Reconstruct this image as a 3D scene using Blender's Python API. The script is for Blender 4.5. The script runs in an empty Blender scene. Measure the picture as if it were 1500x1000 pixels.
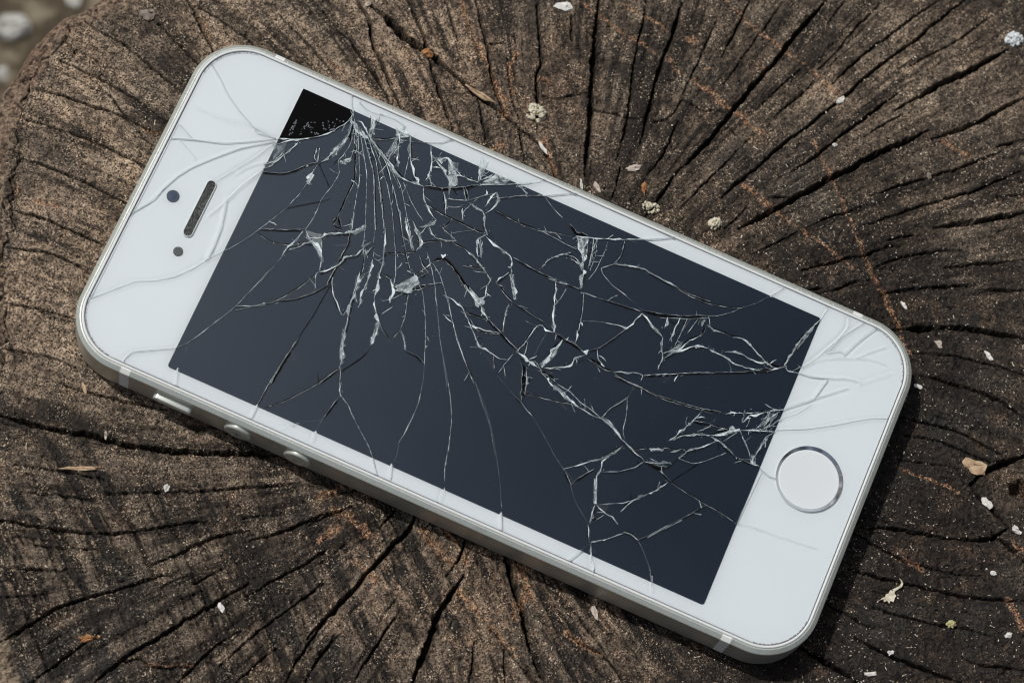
import bpy, math, random
import numpy as np
from mathutils import Vector, Matrix
from mathutils.geometry import tessellate_polygon

# ------------------------------------------------------------------ camera, sky, sun, exposure
S = bpy.context.scene
COL = S.collection
random.seed(5)
MM = 0.001
CAM = [[0.9916527, -0.040663, -0.122358, -0.0573091], [0.0, 0.9489692, -0.3153686, -0.1520918], [0.1289378, 0.3127362, 0.9410479, 0.4618617], [0.0, 0.0, 0.0, 1.0]]
LENS = 109.0098
PHONE_ROT = 1.172170
cam_d = bpy.data.cameras.new("camera")
cam_d.sensor_width = 36.0
cam_d.lens = LENS
cam_d.clip_start = 0.02
cam_d.clip_end = 400.0
cam_d.dof.use_dof = True
cam_d.dof.focus_distance = 0.487
cam_d.dof.aperture_fstop = 26.0
cam = bpy.data.objects.new("camera", cam_d)
COL.objects.link(cam)
cam.matrix_world = Matrix(CAM)
S.camera = cam

SUN_EL = math.radians(60.0)
SUN_AZ = math.radians(140.0)            # direction TO the sun, counter-clockwise from +X
world = bpy.data.worlds.new("World")
S.world = world
world.use_nodes = True
wt = world.node_tree
for n in list(wt.nodes):
    wt.nodes.remove(n)
wo = wt.nodes.new("ShaderNodeOutputWorld")
wb = wt.nodes.new("ShaderNodeBackground")
sk = wt.nodes.new("ShaderNodeTexSky")
sk.sky_type = 'NISHITA'
sk.sun_disc = False
sk.sun_elevation = SUN_EL
sk.sun_rotation = math.radians(90.0) - SUN_AZ
sk.air_density = 1.0
sk.dust_density = 5.0
sk.ozone_density = 1.0
wb.inputs["Strength"].default_value = 0.07
hz = wt.nodes.new("ShaderNodeHueSaturation")      # thin high haze: the sky is less blue than a clear one
hz.inputs["Saturation"].default_value = 0.6
wt.links.new(sk.outputs[0], hz.inputs["Color"])
tcw = wt.nodes.new("ShaderNodeTexCoord")              # broken cloud noise over the dome, added to vary the screen's reflection
cln = wt.nodes.new("ShaderNodeTexNoise")
cln.inputs["Scale"].default_value = 3.2
cln.inputs["Detail"].default_value = 3.0
cln.inputs["Roughness"].default_value = 0.5
clo = wt.nodes.new("ShaderNodeVectorMath"); clo.operation = 'ADD'
clo.inputs[1].default_value = (16.9, 15.2, 8.4)  # offset chosen so the screen reflects brighter at left, darker at right
wt.links.new(tcw.outputs["Generated"], clo.inputs[0])
wt.links.new(clo.outputs[0], cln.inputs["Vector"])
clr = wt.nodes.new("ShaderNodeMapRange")
clr.inputs[1].default_value = 0.36; clr.inputs[2].default_value = 0.64
clr.inputs[3].default_value = 0.55; clr.inputs[4].default_value = 1.75
wt.links.new(cln.outputs[0], clr.inputs[0])
clm = wt.nodes.new("ShaderNodeVectorMath"); clm.operation = 'SCALE'
wt.links.new(hz.outputs[0], clm.inputs[0]); wt.links.new(clr.outputs[0], clm.inputs["Scale"])
wt.links.new(clm.outputs[0], wb.inputs["Color"])
wt.links.new(wb.outputs[0], wo.inputs["Surface"])

sun_d = bpy.data.lights.new("sun", 'SUN')
sun_d.energy = 3.7
sun_d.angle = math.radians(0.7)
sun_d.color = (1.0, 0.965, 0.915)
sun = bpy.data.objects.new("sun", sun_d)
COL.objects.link(sun)
sdir = Vector((math.cos(SUN_EL) * math.cos(SUN_AZ), math.cos(SUN_EL) * math.sin(SUN_AZ), math.sin(SUN_EL)))
sun.rotation_euler = sdir.to_track_quat('Z', 'Y').to_euler()
sun.location = sdir * 3.0
S.view_settings.view_transform = 'Standard'
S.view_settings.look = 'None'
S.cycles.filter_width = 1.1
S.view_settings.exposure = -0.66
S.view_settings.gamma = 1.0
S.view_settings.use_curve_mapping = False

# ------------------------------------------------------------------ helpers
class NT:
    """tiny node-tree writer"""
    def __init__(self, name):
        self.m = bpy.data.materials.new(name)
        self.m.use_nodes = True
        self.t = self.m.node_tree
        for n in list(self.t.nodes):
            self.t.nodes.remove(n)
        self.out = self.n("ShaderNodeOutputMaterial")
    def n(self, typ, ins=None, **props):
        nd = self.t.nodes.new(typ)
        for k, v in props.items():
            setattr(nd, k, v)
        for k, v in (ins or {}).items():
            if isinstance(v, bpy.types.NodeSocket):
                self.t.links.new(v, nd.inputs[k])
            else:
                nd.inputs[k].default_value = v
        return nd
    def math(self, op, a, b=0.0, c=None, clamp=False):
        d = {0: a, 1: b}
        if c is not None:
            d[2] = c
        return self.n("ShaderNodeMath", d, operation=op, use_clamp=clamp).outputs[0]
    def mix(self, f, a, b):
        nd = self.n("ShaderNodeMix", data_type='RGBA')
        for i, v in ((0, f), (6, a), (7, b)):
            if isinstance(v, bpy.types.NodeSocket):
                self.t.links.new(v, nd.inputs[i])
            else:
                nd.inputs[i].default_value = v if i == 0 else (*v, 1.0)
        return nd.outputs[2]
    def ramp(self, f, lo, hi):
        return self.n("ShaderNodeMapRange", {0: f, 1: lo, 2: hi}).outputs[0]
    def noise(self, co, scale, detail=4.0, rough=0.6, dist=0.0):
        return self.n("ShaderNodeTexNoise", {"Vector": co, "Scale": scale, "Detail": detail, "Roughness": rough, "Distortion": dist}).outputs[0]
    def attr(self, name):
        return self.n("ShaderNodeAttribute", attribute_name=name).outputs["Fac"]
    def obj(self):
        return self.n("ShaderNodeTexCoord").outputs["Object"]
    def bsdf(self, **k):
        b = self.n("ShaderNodeBsdfPrincipled", {a.replace('_', ' '): v for a, v in k.items()})
        self.t.links.new(b.outputs[0], self.out.inputs["Surface"])
        return b
    def bump(self, h, dist, strength=1.0):
        return self.n("ShaderNodeBump", {"Height": h, "Distance": dist, "Strength": strength}).outputs[0]


def mesh_obj(name, verts, faces, mat, parent=None, smooth=True, mats=None, mat_idx=None, attrs=None):
    """verts in millimetres"""
    me = bpy.data.meshes.new(name)
    v = np.asarray(verts, dtype=np.float64) * MM
    if isinstance(faces, np.ndarray):
        nf, k = faces.shape
        me.vertices.add(len(v))
        me.vertices.foreach_set("co", v.astype(np.float32).ravel())
        me.loops.add(nf * k)
        me.loops.foreach_set("vertex_index", faces.astype(np.int32).ravel())
        me.polygons.add(nf)
        me.polygons.foreach_set("loop_start", (np.arange(nf) * k).astype(np.int32))
        me.update(calc_edges=True)
    else:
        me.from_pydata([tuple(q) for q in v], [], faces)
        me.update()
    for m in (mats or [mat]):
        me.materials.append(m)
    if mat_idx is not None:
        me.polygons.foreach_set("material_index", np.asarray(mat_idx, dtype=np.int32))
    for k, a in (attrs or {}).items():
        at = me.attributes.new(k, 'FLOAT', 'POINT')
        at.data.foreach_set("value", np.asarray(a, dtype=np.float32))
    if smooth:
        me.shade_smooth()
    else:
        me.shade_flat()
    o = bpy.data.objects.new(name, me)
    COL.objects.link(o)
    if parent is not None:
        o.parent = parent
    return o


def tag(o, label=None, cat=None, group=None, kind=None):
    if label: o["label"] = label
    if cat: o["category"] = cat
    if group: o["group"] = group
    if kind: o["kind"] = kind
    return o


def hash2(ix, iy, seed):
    h = (ix.astype(np.int64) * 374761393 + iy.astype(np.int64) * 668265263 + seed * 1442695041) & 0xFFFFFFFF
    h = ((h ^ (h >> 13)) * 1274126177) & 0xFFFFFFFF
    h = (h ^ (h >> 16)) & 0xFFFFFFFF
    return h.astype(np.float64) / 4294967295.0


def vnoise(x, y, f, seed):
    x = x * f; y = y * f
    ix = np.floor(x); iy = np.floor(y)
    fx = x - ix; fy = y - iy
    fx = fx * fx * (3 - 2 * fx); fy = fy * fy * (3 - 2 * fy)
    a = hash2(ix, iy, seed); b = hash2(ix + 1, iy, seed)
    c = hash2(ix, iy + 1, seed); d = hash2(ix + 1, iy + 1, seed)
    return (a * (1 - fx) + b * fx) * (1 - fy) + (c * (1 - fx) + d * fx) * fy - 0.5


def fbm(x, y, f, seed, octv=4, gain=0.5):
    r = 0.0; a = 1.0
    for i in range(octv):
        r = r + a * vnoise(x + 17.3 * i, y - 9.1 * i, f, seed + i)
        f *= 2.03; a *= gain
    return r


def parse(txt):
    out = []
    for ln in txt.strip().splitlines():
        a = ln.split()
        out.append((a[0], float(a[1]) / 10.0, np.array([[float(v) / 100 for v in q.split(',')] for q in a[2:]])))
    return out

CRACKS = """
W 25 1600,4522 1705,4254 1859,4008 2075,3789 2291,3664 2433,3584
W 35 1023,4513 1195,4403 1437,4292 1708,4193
W 30 1456,4536 1627,4345 1752,4150
W 30 2433,3584 2612,3679 2792,3774
W 50 2419,3578 2131,3530 1899,3585 1695,3652 1519,3732
w 20 1466,3771 1220,3787 1117,3788 934,3816 585,3909 280,4053 82,4150
W 60 1357,3785 1220,3787 1089,3775
W 20 1714,3897 1540,3866 1494,3783 1732,3858
D 30 1494,3783 1351,3939 1219,4037 1076,4192 979,4462 970,4552
d 20 1479,3745 1363,3631 1196,3447
w 20 2283,3502 2002,3442 1782,3471 1660,3511 1475,3398 1229,3415 959,3483 631,3462 375,3504
W 30 1673,3485 1719,3333 1971,3365 2138,3375
d 15 585,3909 764,3677 943,3444
D 30 2261,3477 1525,3153 1257,3145 990,3136 819,3139
w 25 2280,3438 2002,3300 1557,3088 1195,2992 1014,2944 723,2847 655,2848
w 20 2292,3412 1820,3110 1607,2985 1207,2825 782,2654 519,2570 359,2484
w 20 2232,3322 1958,3107 1707,2919 1263,2709 850,2512 643,2453
D 15 2241,3304 1967,3089 1715,2900 1272,2691 858,2494
w 25 2257,3270 1923,2966 1525,2729 1151,2519 912,2383
D 20 2264,3257 1930,2953 1535,2708 1161,2498
w 20 2270,3244 1948,2914 1631,2650 1247,2388 680,2094
w 25 2226,3193 1986,2836 1569,2497 1241,2260 902,2051 649,1878 451,1730 448,1666
w 25 2182,3142 1967,2733 1675,2418 1263,2144 880,1885 795,1817
D 15 2173,3161 1957,2754 1665,2438
W 50 2409,3527 2419,3436 2226,3193 2134,3027 2027,2823 1907,2644 1815,2447 1832,2234 1854,2118
W 80 2425,3565 2261,3477 2160,3401
W 70 2305,3386 2210,3297 2213,3219
w 20 1772,2428 1540,2202 1393,2013 1319,1887
W 30 1854,2118 1656,2032 1496,1869 1420,1711
W 30 1420,1711 1286,1778 1183,1922
W 30 1272,1772 1185,1672 1147,1609
W 40 1244,2042 1113,1892 970,1767 862,1783
W 40 1250,2170 1051,2021 825,1861
W 50 2582,3349 2501,3267 2270,3244
W 40 2610,3219 2393,3204 2254,3206
D 30 2240,3200 2339,2959 2431,2841
W 40 2574,2903 2472,2827 2260,2767 2068,2809
W 80 2548,2813 2279,2727 1985,2625
W 50 2554,2657 2134,2459 1932,2309 1857,2182
w 20 2206,2522 1926,2464 1815,2447
b 20 2720,3600 2657,3445 2663,3290 2699,3179
b 20 2674,3231 2704,2991 2666,2785 2472,2827
w 15 2185,3207 2403,2828 2485,2517 2662,2150
b 15 2662,2150 2795,2018
W 30 2557,2295 2415,2234 2285,2146 2089,2125 1924,2006
W 40 2370,2183 2033,2101 1951,2128
W 50 2393,2208 2279,2017 2114,1789 1888,1692
W 50 2326,2132 2457,1968 2367,1834 2281,1656
W 30 2247,1941 2253,1785 2281,1656 2288,1359
W 60 2367,1834 2108,1660
W 30 2288,1359 2557,1441 2566,1493
W 30 2385,1369 2534,1274
W 30 2329,1344 2544,1183
W 20 2245,1340 2448,953 2664,576
D 40 1854,2118 1937,1839 2114,1505 2245,1340
D 40 2114,1505 1935,1382
W 20 2102,1532 1922,1408
w 20 1819,1694 1928,1395 2060,1262 2230,1050
W 30 1907,1794 1750,1696 1581,1623
W 30 1692,1639 1806,1437
W 30 1784,1412 1587,1327
W 40 1913,1356 1887,1125 1828,1037 1652,978 1558,891
W 40 1969,1097 2271,1036 2142,950 1950,995 1856,1049
D 30 1596,1944 1554,1643 1551,1296 1538,1040 1558,891
D 30 1546,1483 1384,1539 1331,1578
W 30 1359,1591 1281,1400 1234,1286
W 30 1141,1622 1174,1448 1234,1286
w 15 1335,1392 1527,1098
d 20 1961,936 1947,647 1968,285
W 40 1558,891 1412,986 1231,940 1131,867
D 30 862,1783 997,1748 1149,1500 1192,1268 1169,1071
W 70 398,3514 285,3401 225,3281 165,3161 67,3086 -138,3026
w 20 -152,3020 -218,3053 -443,2968
W 40 358,3527 171,3568 -28,3635 -202,3650
w 15 -202,3650 -467,3716 -718,3789
D 30 78,4149 211,3835 346,3553 398,3514
D 20 9,4117 -28,3914 39,3634 191,3422
W 40 -43,3597 59,3487 294,3312
W 50 285,3401 371,3221 515,3130 537,3014 637,2840 781,2716 861,2689
D 40 321,3324 363,3202 300,3159
D 40 829,3144 636,3146
D 50 815,3137 656,3011
D 30 636,3146 616,3003
W 30 982,2930 774,2870 651,2846
D 40 651,2846 444,2786 269,2803 67,2806 -135,2810 -309,2826
W 30 -166,3014 -12,2865 93,2787 226,2752 327,2610 527,2542 660,2476
D 20 -179,2986 -34,2855 70,2777 204,2727
D 20 -218,3053 -519,3198 -855,3418 -1071,3630
D 20 -297,2801 -518,2951 -734,3163 -895,3431 -1058,3636
W 30 -163,2798 -279,2762 -425,2651 -607,2478 -657,2409
D 20 -657,2409 -504,2399 -264,2381 -7,2401 238,2447 500,2530
W 60 103,2450 -80,2415 -303,2395 -574,2338 -871,2268 -1079,2223 -1302,2140 -1449,2106
w 25 -1449,2106 -1524,2057 -1745,1975
W 40 382,2354 109,2297 -242,2267 -425,2233
d 15 -285,2775 -831,2811 -1254,2869
D 40 -1267,2863 -1661,2902 -2171,2949
D 30 -1476,2094 -1604,2160 -1836,2272
d 25 -1530,2070 -1350,1965 -1169,1859 -1013,1805
W 70 210,2154 -7,2122 -239,2051 -413,1928 -504,1842 -692,1822 -919,1815
f 15 -919,1815 -1079,1807
W 40 577,2439 389,2482
w 30 561,2401 416,2354 389,2201 373,2163
W 40 598,2605 432,2532
W 40 941,2380 740,2308 540,2236 367,2176 143,2156
D 30 236,2135 229,1976 137,1889
W 60 201,1964 20,1854 -163,1821
W 80 143,1876 216,1722 401,1615 444,1665
W 70 74,1846 106,1674 330,1553
D 40 60,1840 134,1686 247,1517 402,1366
w 20 759,2129 348,1935 137,1889
W 50 1218,2156 920,1933 793,1847
W 40 1196,1990 1009,1816 898,1767 803,1789
D 20 566,2216 677,1984 777,1809
w 20 -191,1948 -50,1792 106,1674
w 20 -383,1864 -200,1758
D 30 -532,1830 -674,1644 -726,1544
w 20 -698,1556 -507,1500 -252,1518 97,1623
W 30 -501,1487 -641,1365 -771,1293
D 30 -771,1293 -780,1104 -848,935
w 20 -835,941 -474,1081 -145,1224 14,1308 250,1441 330,1553
f 15 -835,941 -1085,848 -1206,827
w 30 864,1628 743,1529 567,1406 391,1284 124,1147
f 15 124,1147 -60,1043 -377,876 -680,683 -1037,469
w 20 734,1478 616,1303 425,1143 179,959 -115,740 -352,545
D 30 -352,545 -577,326 -802,107
D 70 748,1484 840,1430 890,1326 828,1175 724,1006 622,869 533,706 471,555
W 30 482,1619 615,1551 721,1504
W 80 929,1421 938,1331
w 20 413,1589 570,1470
w 20 315,1515 402,1366 504,1223
D 30 758,1707 644,1595 570,1470
W 50 622,869 520,732 403,557 496,503 530,642 619,805
W 30 403,557 591,512 770,557 879,541 996,716 1087,879 1166,1101
D 30 910,1038 948,852 1023,696
W 30 324,1146 328,961 265,778 93,581 -90,409 -205,268 -225,135
f 15 277,753 386,488
D 40 221,697 234,423 243,334
W 30 66,569 53,315 136,71
D 30 44,560 31,306 119,64
D 40 416,531 314,395 228,296 136,71 32,-128 -17,-304
W 40 394,507 293,370 236,315
W 50 1513,904 1448,688 1379,408 1251,323 1170,351
W 50 1183,325 978,192 733,73
W 40 1114,328 888,451
D 40 1080,329 866,442
D 30 874,445 755,239 677,50
D 20 677,50 604,-286 585,-472
W 30 640,128 449,110 154,32
W 40 1454,957 1146,826
d 20 1363,370 1326,166 1315,12
b 20 2523,784 2614,632 2718,486 2826,405
W 20 2171,982 2365,686 2504,397 2555,291
b 20 2555,291 2710,40 2813,-139
w 20 2528,312 2406,103 2327,-88
W 40 2523,784 2457,566
D 20 1987,904 1939,507 1964,171 2048,-109 2106,-337
w 20 1964,171 2048,-109
D 60 2277,-234 2173,-372 2219,-573
W 25 2131,-389 2241,-690 2376,-1045 2553,-1414
b 20 2553,-1414 2694,-1673 2811,-1847
w 20 1975,113 1945,-214 1931,-503
W 60 2115,-427 1841,-635 1594,-752 1350,-806
W 60 2140,-480 1939,-626 1763,-683
W 50 2190,-585 1838,-699
W 40 2200,-676 1989,-731 1738,-772
w 20 2225,-728 1957,-807 1694,-821
w 20 2272,-898 2077,-915 1731,-900 1541,-853
w 30 2386,-1135 2133,-1175 1956,-1122
W 30 1773,-349 1791,-530 1700,-693
W 30 1754,-451 1716,-655
W 40 1956,-1122 2042,-1338 2098,-1599 2060,-1803 2035,-2033 2041,-2188
D 20 2041,-2188 2028,-2445 2052,-2743
w 15 1956,-1122 1811,-961 1725,-1028 1619,-1229 1550,-1508
D 20 1367,360 1323,28 1307,-292 1321,-568 1322,-818
W 30 1288,-393 1333,-594
W 30 1385,-102 1575,-148 1748,-297 1851,-442
D 30 1359,-82 1529,-136
W 30 1294,-829 1314,-977 1333,-1158
D 25 1333,-1158 1359,-1460 1410,-1815
W 30 1288,-393 1120,-463 919,-531 662,-623 495,-692
w 15 1251,-597 1074,-576 919,-531
w 20 1285,-880 1055,-959 696,-1045
w 20 873,-1034 983,-1301 1051,-1586 1073,-1702
w 30 -213,253 -234,89 -269,-81 -222,-216 -89,-253
f 15 -226,247 -385,25 -458,-99
w 20 -265,14 -436,-74
w 20 -494,-161 -315,-193 -196,-236
W 40 -213,253 -234,89
W 30 -43,-280 122,-351 297,-370 498,-411 535,-489 490,-570 498,-691
f 20 435,-593 192,-570 -77,-558
w 20 202,-379 51,-411 -43,-420
W 50 -43,-280 -101,-506 -132,-581 -138,-708
W 50 449,-867 195,-786 -98,-722
D 60 449,-867 458,-957 479,-1072
D 50 504,-704 462,-861 455,-1020 404,-1228
W 40 734,-593 570,-667 504,-704
W 40 479,-1072 644,-1035 864,-1007
W 90 404,-1228 381,-1306
W 30 361,-1277 244,-1169 111,-1131 22,-1013 -102,-785
D 25 441,-1306 582,-1466 767,-1577 941,-1662 1048,-1712
W 25 1040,-1590 1062,-1706 1195,-1777 1391,-1838
D 60 345,-1314 336,-1504 302,-1643 308,-1796
W 20 544,-1419 398,-1495 316,-1637
W 25 308,-1796 393,-2010 454,-2140 450,-2236 354,-2243
D 30 295,-1801 253,-2098 253,-2377 237,-2694 277,-2989 329,-3310
W 30 253,-2098 261,-2219
D 30 436,-2241 597,-2549 810,-2931 945,-3183
D 60 -166,-719 -175,-909 -221,-1021
W 50 -181,-756 -315,-1029 -364,-1204 -440,-1390 -460,-1522
W 20 -263,-1070 -272,-1259 -364,-1483 -416,-1721 -463,-1864
W 40 -460,-1522 -498,-1754 -478,-1901
D 90 -172,-427 -236,-501 -570,-626 -746,-668
W 30 -237,-532 -443,-618 -585,-663
D 20 -619,-661 -573,-828 -522,-1146 -443,-1454
f 15 -528,-159 -631,-357 -734,-555
D 30 -734,-555 -794,-704
w 20 -794,-704 -897,-901
f 15 -897,-901 -1054,-1121 -1238,-1352 -1343,-1472 -1636,-1947
W 30 -478,-1901 -267,-1969 -111,-2091 14,-2149
w 20 14,-2149 -267,-2247 -510,-2285 -634,-2366
f 15 14,-2149 161,-2182 250,-2161
W 50 -478,-1901 -498,-2033 -586,-2192 -658,-2314 -683,-2401
D 40 -696,-2407 -725,-2588
D 20 -683,-2401 -819,-2318 -1012,-2182
f 15 168,1161 -412,849 -812,584 -1108,381 -1480,206 -1982,37
w 15 325,1041 46,860 -275,629 -591,324
D 25 -591,324 -782,103
f 20 -782,103 -1060,-138 -1310,-367 -1732,-638
D 20 2020,-2208 1995,-2438 2007,-2748 2076,-3035 2163,-3252
w 15 2163,-3252 2016,-3121 1859,-2932 1809,-2826
f 15 2163,-3252 2334,-3437 2563,-3599
b 15 2563,-3599 2766,-3741
f 15 1624,-1269 1527,-1560 1446,-1812
D 50 1432,-1818 1453,-1934 1499,-2135 1620,-2463 1770,-2779 1809,-2826
w 30 1441,-2127 1538,-2339 1642,-2579 1781,-2838
W 50 1390,-1835 1268,-2072 1176,-2265
W 30 1168,-2284 967,-2350 861,-2408
W 30 861,-2408 650,-2415
W 50 1508,-2226 1321,-2254
W 30 1581,-2416 1361,-2410 1156,-2399
w 25 1617,-2527 1383,-2526 1109,-2511
w 20 1642,-2579 1383,-2526
w 20 1692,-2685 1392,-2616
W 50 1742,-2790 1604,-2782
W 50 923,-2398 1002,-2460 1078,-2586 1292,-2688 1464,-2838
D 40 1464,-2838 1629,-2835
D 30 1670,-2850 1651,-2952 1650,-3078 1658,-3263 1705,-3432 1670,-3571
W 40 1642,-2862 1623,-2963 1631,-3085
W 40 1655,-3327 1682,-3441 1648,-3580
W 30 1648,-3580 1585,-3730 1479,-3928 1457,-4093
W 40 833,-2419 1064,-2592 1233,-2774 1305,-2996
W 30 1305,-2996 1295,-3187 1256,-3421 1259,-3639 1317,-3867
W 30 1361,-3255 1446,-3472 1438,-3631 1430,-3791 1491,-3955
f 20 1273,-3352 1158,-3460 1075,-3493
D 70 1317,-3867 1377,-4031 1476,-4149
D 60 1491,-3955 1485,-4083 1547,-4215
W 40 1377,-4031 1468,-4152 1560,-4241
W 50 1560,-4241 1575,-4204 1807,-4271 2055,-4301 2206,-4337
W 60 2206,-4337 2411,-4415 2540,-4475
b 20 2555,-4470 2742,-4509
W 30 1532,-4252 1502,-4295 1547,-4497
w 20 1513,-4353 1672,-4480
b 20 1547,-4497 1566,-4677 1687,-5007 1787,-5219 1819,-5427
b 30 1819,-5427 1977,-5587 2166,-5798
b 30 1658,-4485 1872,-4622 2130,-4743 2388,-4864 2616,-4920 2730,-4876
b 15 1644,-4491 1882,-4713 2050,-4962 2161,-5234 2249,-5421 2277,-5693
b 30 1622,-4938 1472,-4901 1268,-4855
b 30 863,-4449 1058,-4654 1254,-4860 1462,-5093 1632,-5278
b 20 700,-4451 907,-4682 1145,-4839
b 20 521,-4489 732,-4905 973,-5280 1191,-5571 1358,-5820 1455,-6028
b 30 2156,-5047 2402,-5143 2579,-5233 2784,-5345
b 20 2114,-4781 2442,-4907 2781,-5125
b 20 2045,-4776 2161,-4951 2156,-5047
b 15 2161,-5234 2388,-5431 2533,-5597
D 25 442,-2234 772,-2865 1095,-3516 1372,-4033
D 30 244,-1834 242,-2145 233,-2614 282,-2999 346,-3346 427,-3624
W 30 426,-3656 550,-3887 698,-4202
W 30 698,-4202 881,-4473
W 40 398,-3947 558,-4008 698,-4202
W 40 735,-4281 493,-4220 373,-4174
W 40 811,-4407 690,-4361 555,-4351 462,-4294
W 30 308,-3299 95,-3229 -116,-3127 -275,-3067 -352,-3005
D 50 89,-3215 115,-3376 162,-3512
D 30 162,-3512 205,-3743 214,-3833
W 30 -20,-3367 108,-3502 162,-3512
W 40 -352,-3005 -198,-3160 -112,-3311 -3,-3578
W 90 -3,-3578 98,-3724 214,-3833 275,-3964
W 30 275,-3964 347,-4153 481,-4474
W 40 347,-4153 475,-4320 646,-4440 724,-4503
W 60 -17,-3583 -25,-3741 -86,-3889
W 30 -86,-3889 -132,-4000
w 20 0,-3793 209,-3928
w 15 261,-3969 119,-4118 -43,-4260
w 20 481,-4474 336,-4374 94,-4345 -13,-4325
W 40 -682,-2399 -756,-2552 -789,-2689 -819,-2763
D 30 -729,-2541 -618,-2743
W 40 -620,-2775 -536,-2988
D 30 -495,-2972 -450,-3139 -389,-3269
W 40 -418,-3312 -278,-3472 -72,-3669
W 30 -389,-3269 -426,-3330 -562,-3246
w 20 -562,-3246 -547,-3487 -421,-3653 -164,-3891
W 40 -833,-2769 -824,-2858 -765,-3019 -679,-3169
D 80 -840,-2802 -845,-3020 -771,-3145
D 20 -874,-3063 -934,-3210 -964,-3284
d 20 -785,-3150 -562,-3246
d 20 -964,-3284 -835,-3355 -602,-3508 -511,-3565
W 35 -982,-3245 -1183,-3126 -1373,-2957 -1487,-2850 -1629,-2785 -1745,-2740
w 25 -1487,-2850 -1587,-2737 -1684,-2562 -1793,-2362
D 20 -964,-3284 -1019,-3583 -1061,-3907 -1088,-4195 -1124,-4394
D 20 -1062,-3939 -1229,-3821 -1472,-3641 -1751,-3417 -1929,-3274 -2042,-3167
W 20 -1455,-3665 -1759,-3420 -1942,-3279
W 30 -2042,-3167 -1996,-3026 -2016,-2912
D 30 -2028,-3162 -1977,-3018 -2003,-2907
W 25 -2030,-2918 -2242,-2699 -2376,-2510
f 15 -2376,-2510 -2580,-2411
f 20 -2042,-3167 -2125,-3262 -2344,-3473 -2586,-3631
W 30 -774,-2375 -981,-2244 -1133,-2091 -1321,-1860 -1447,-1728 -1484,-1682
W 40 -975,-2257 -1118,-2192 -1265,-2222 -1376,-2191 -1544,-2244 -1786,-2344
W 50 -1786,-2344 -2030,-2367 -2089,-2377
W 25 -1793,-2362 -1854,-2540 -1874,-2670 -1945,-2791
D 25 -2108,-2369 -1893,-2525
w 20 -1285,-2214 -1164,-2473 -988,-2678 -847,-2774
D 35 -1280,-2120 -1485,-1990 -1665,-1880
f 15 -1271,-1379 -1505,-1706
D 30 -1505,-1706 -1595,-1790 -1678,-1886
f 15 -1678,-1886 -1869,-2026 -2009,-2206 -2128,-2362
w 30 -2128,-2362 -2388,-2485
W 40 -2403,-2521 -2636,-2632 -2836,-2745
D 20 -33,-3684 -109,-3869 -173,-4080 -172,-4327 -152,-4474
W 30 -172,-4327 -63,-4316 151,-4356 338,-4407
w 20 -158,-4322 -5,-4231 194,-4029
W 40 -158,-4322 -137,-4437
b 20 -166,-4480 -228,-4659 -209,-4790
b 40 -195,-4522 -490,-4514 -756,-4495 -1115,-4482
b 20 -1139,-4430 -1079,-4837 -1067,-5140 -1011,-5573 -990,-5756
b 20 2289,5980 2147,5773 1912,5508 1777,5289 1639,5006 1534,4833 1582,4541
b 15 1574,4537 1357,4879 1142,5252 1012,5662 866,6034
b 15 1580,4540 1610,4994 1507,5418 1517,5894
b 25 1519,4544 1197,4963 857,5278 569,5521 332,5662 41,5776 -186,5827 -550,6060
b 20 1479,4557 1130,4713 785,4933 475,5119
b 20 984,4522 624,4703 304,4807 -39,4962
b 15 1137,5970 1015,5726
b 15 900,5893 733,5534
b 15 1185,4456 979,4708 767,4831
W 30 1086,4521 1210,4405 1454,4326
b 40 301,4806 170,4762 -164,4687 -487,4664 -720,4665
w 30 277,4047 53,4164 -261,4332 -526,4537
b 30 -526,4537 -726,4678 -959,4818 -1202,5015 -1376,5243 -1534,5539 -1849,5822 -2113,6066
w 15 -438,3725 -899,3857 -1226,3956
w 30 -1226,3956 -1369,4014 -1755,4207 -2101,4386 -2245,4518
b 30 -2245,4518 -2431,4845 -2576,5083 -2716,5139
W 20 -1226,3956 -1068,3658 -993,3568
w 20 -1306,3951 -1143,3747
f 15 -2108,4367 -2292,4343
b 20 -2527,4327 -2762,4242
W 40 -1662,1981 -1782,1959 -1877,1886
D 35 -1889,1911 -2065,1941 -2207,1970 -2336,2004
b 20 -2556,2028 -2693,2013
f 15 -2336,2004 -2556,2028
w 20 -1885,1867 -1943,1750 -2053,1640 -2219,1444 -2400,1212 -2577,1043
b 20 -2577,1043 -2765,900
w 15 -1128,846 -1450,768 -1740,765 -1950,766 -2171,792
W 25 -1825,775 -1950,766
f 15 -2171,792 -2370,737 -2532,742
b 20 -2532,742 -2726,679
w 15 -960,487 -1213,332 -1558,169 -1958,59 -2162,17 -2435,-85
W 30 -2044,37 -2203,-1
b 25 -2547,-118 -2743,-141
f 15 -779,101 -1044,-166 -1348,-418 -1722,-653 -2100,-874 -2488,-1068
b 20 -2541,-1091 -2749,-1188
w 20 -2518,2290 -2677,2493
f 15 -2493,2270 -2336,2004
D 20 -1489,2130 -1881,2340 -2273,2624 -2535,2873
D 20 -1342,2856 -1735,2927 -2178,2972 -2542,2991
b 20 -2542,2991 -2737,2995
b 20 -2547,-2446 -2775,-2327
b 20 -2450,-3549 -2685,-3653
"""
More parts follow.
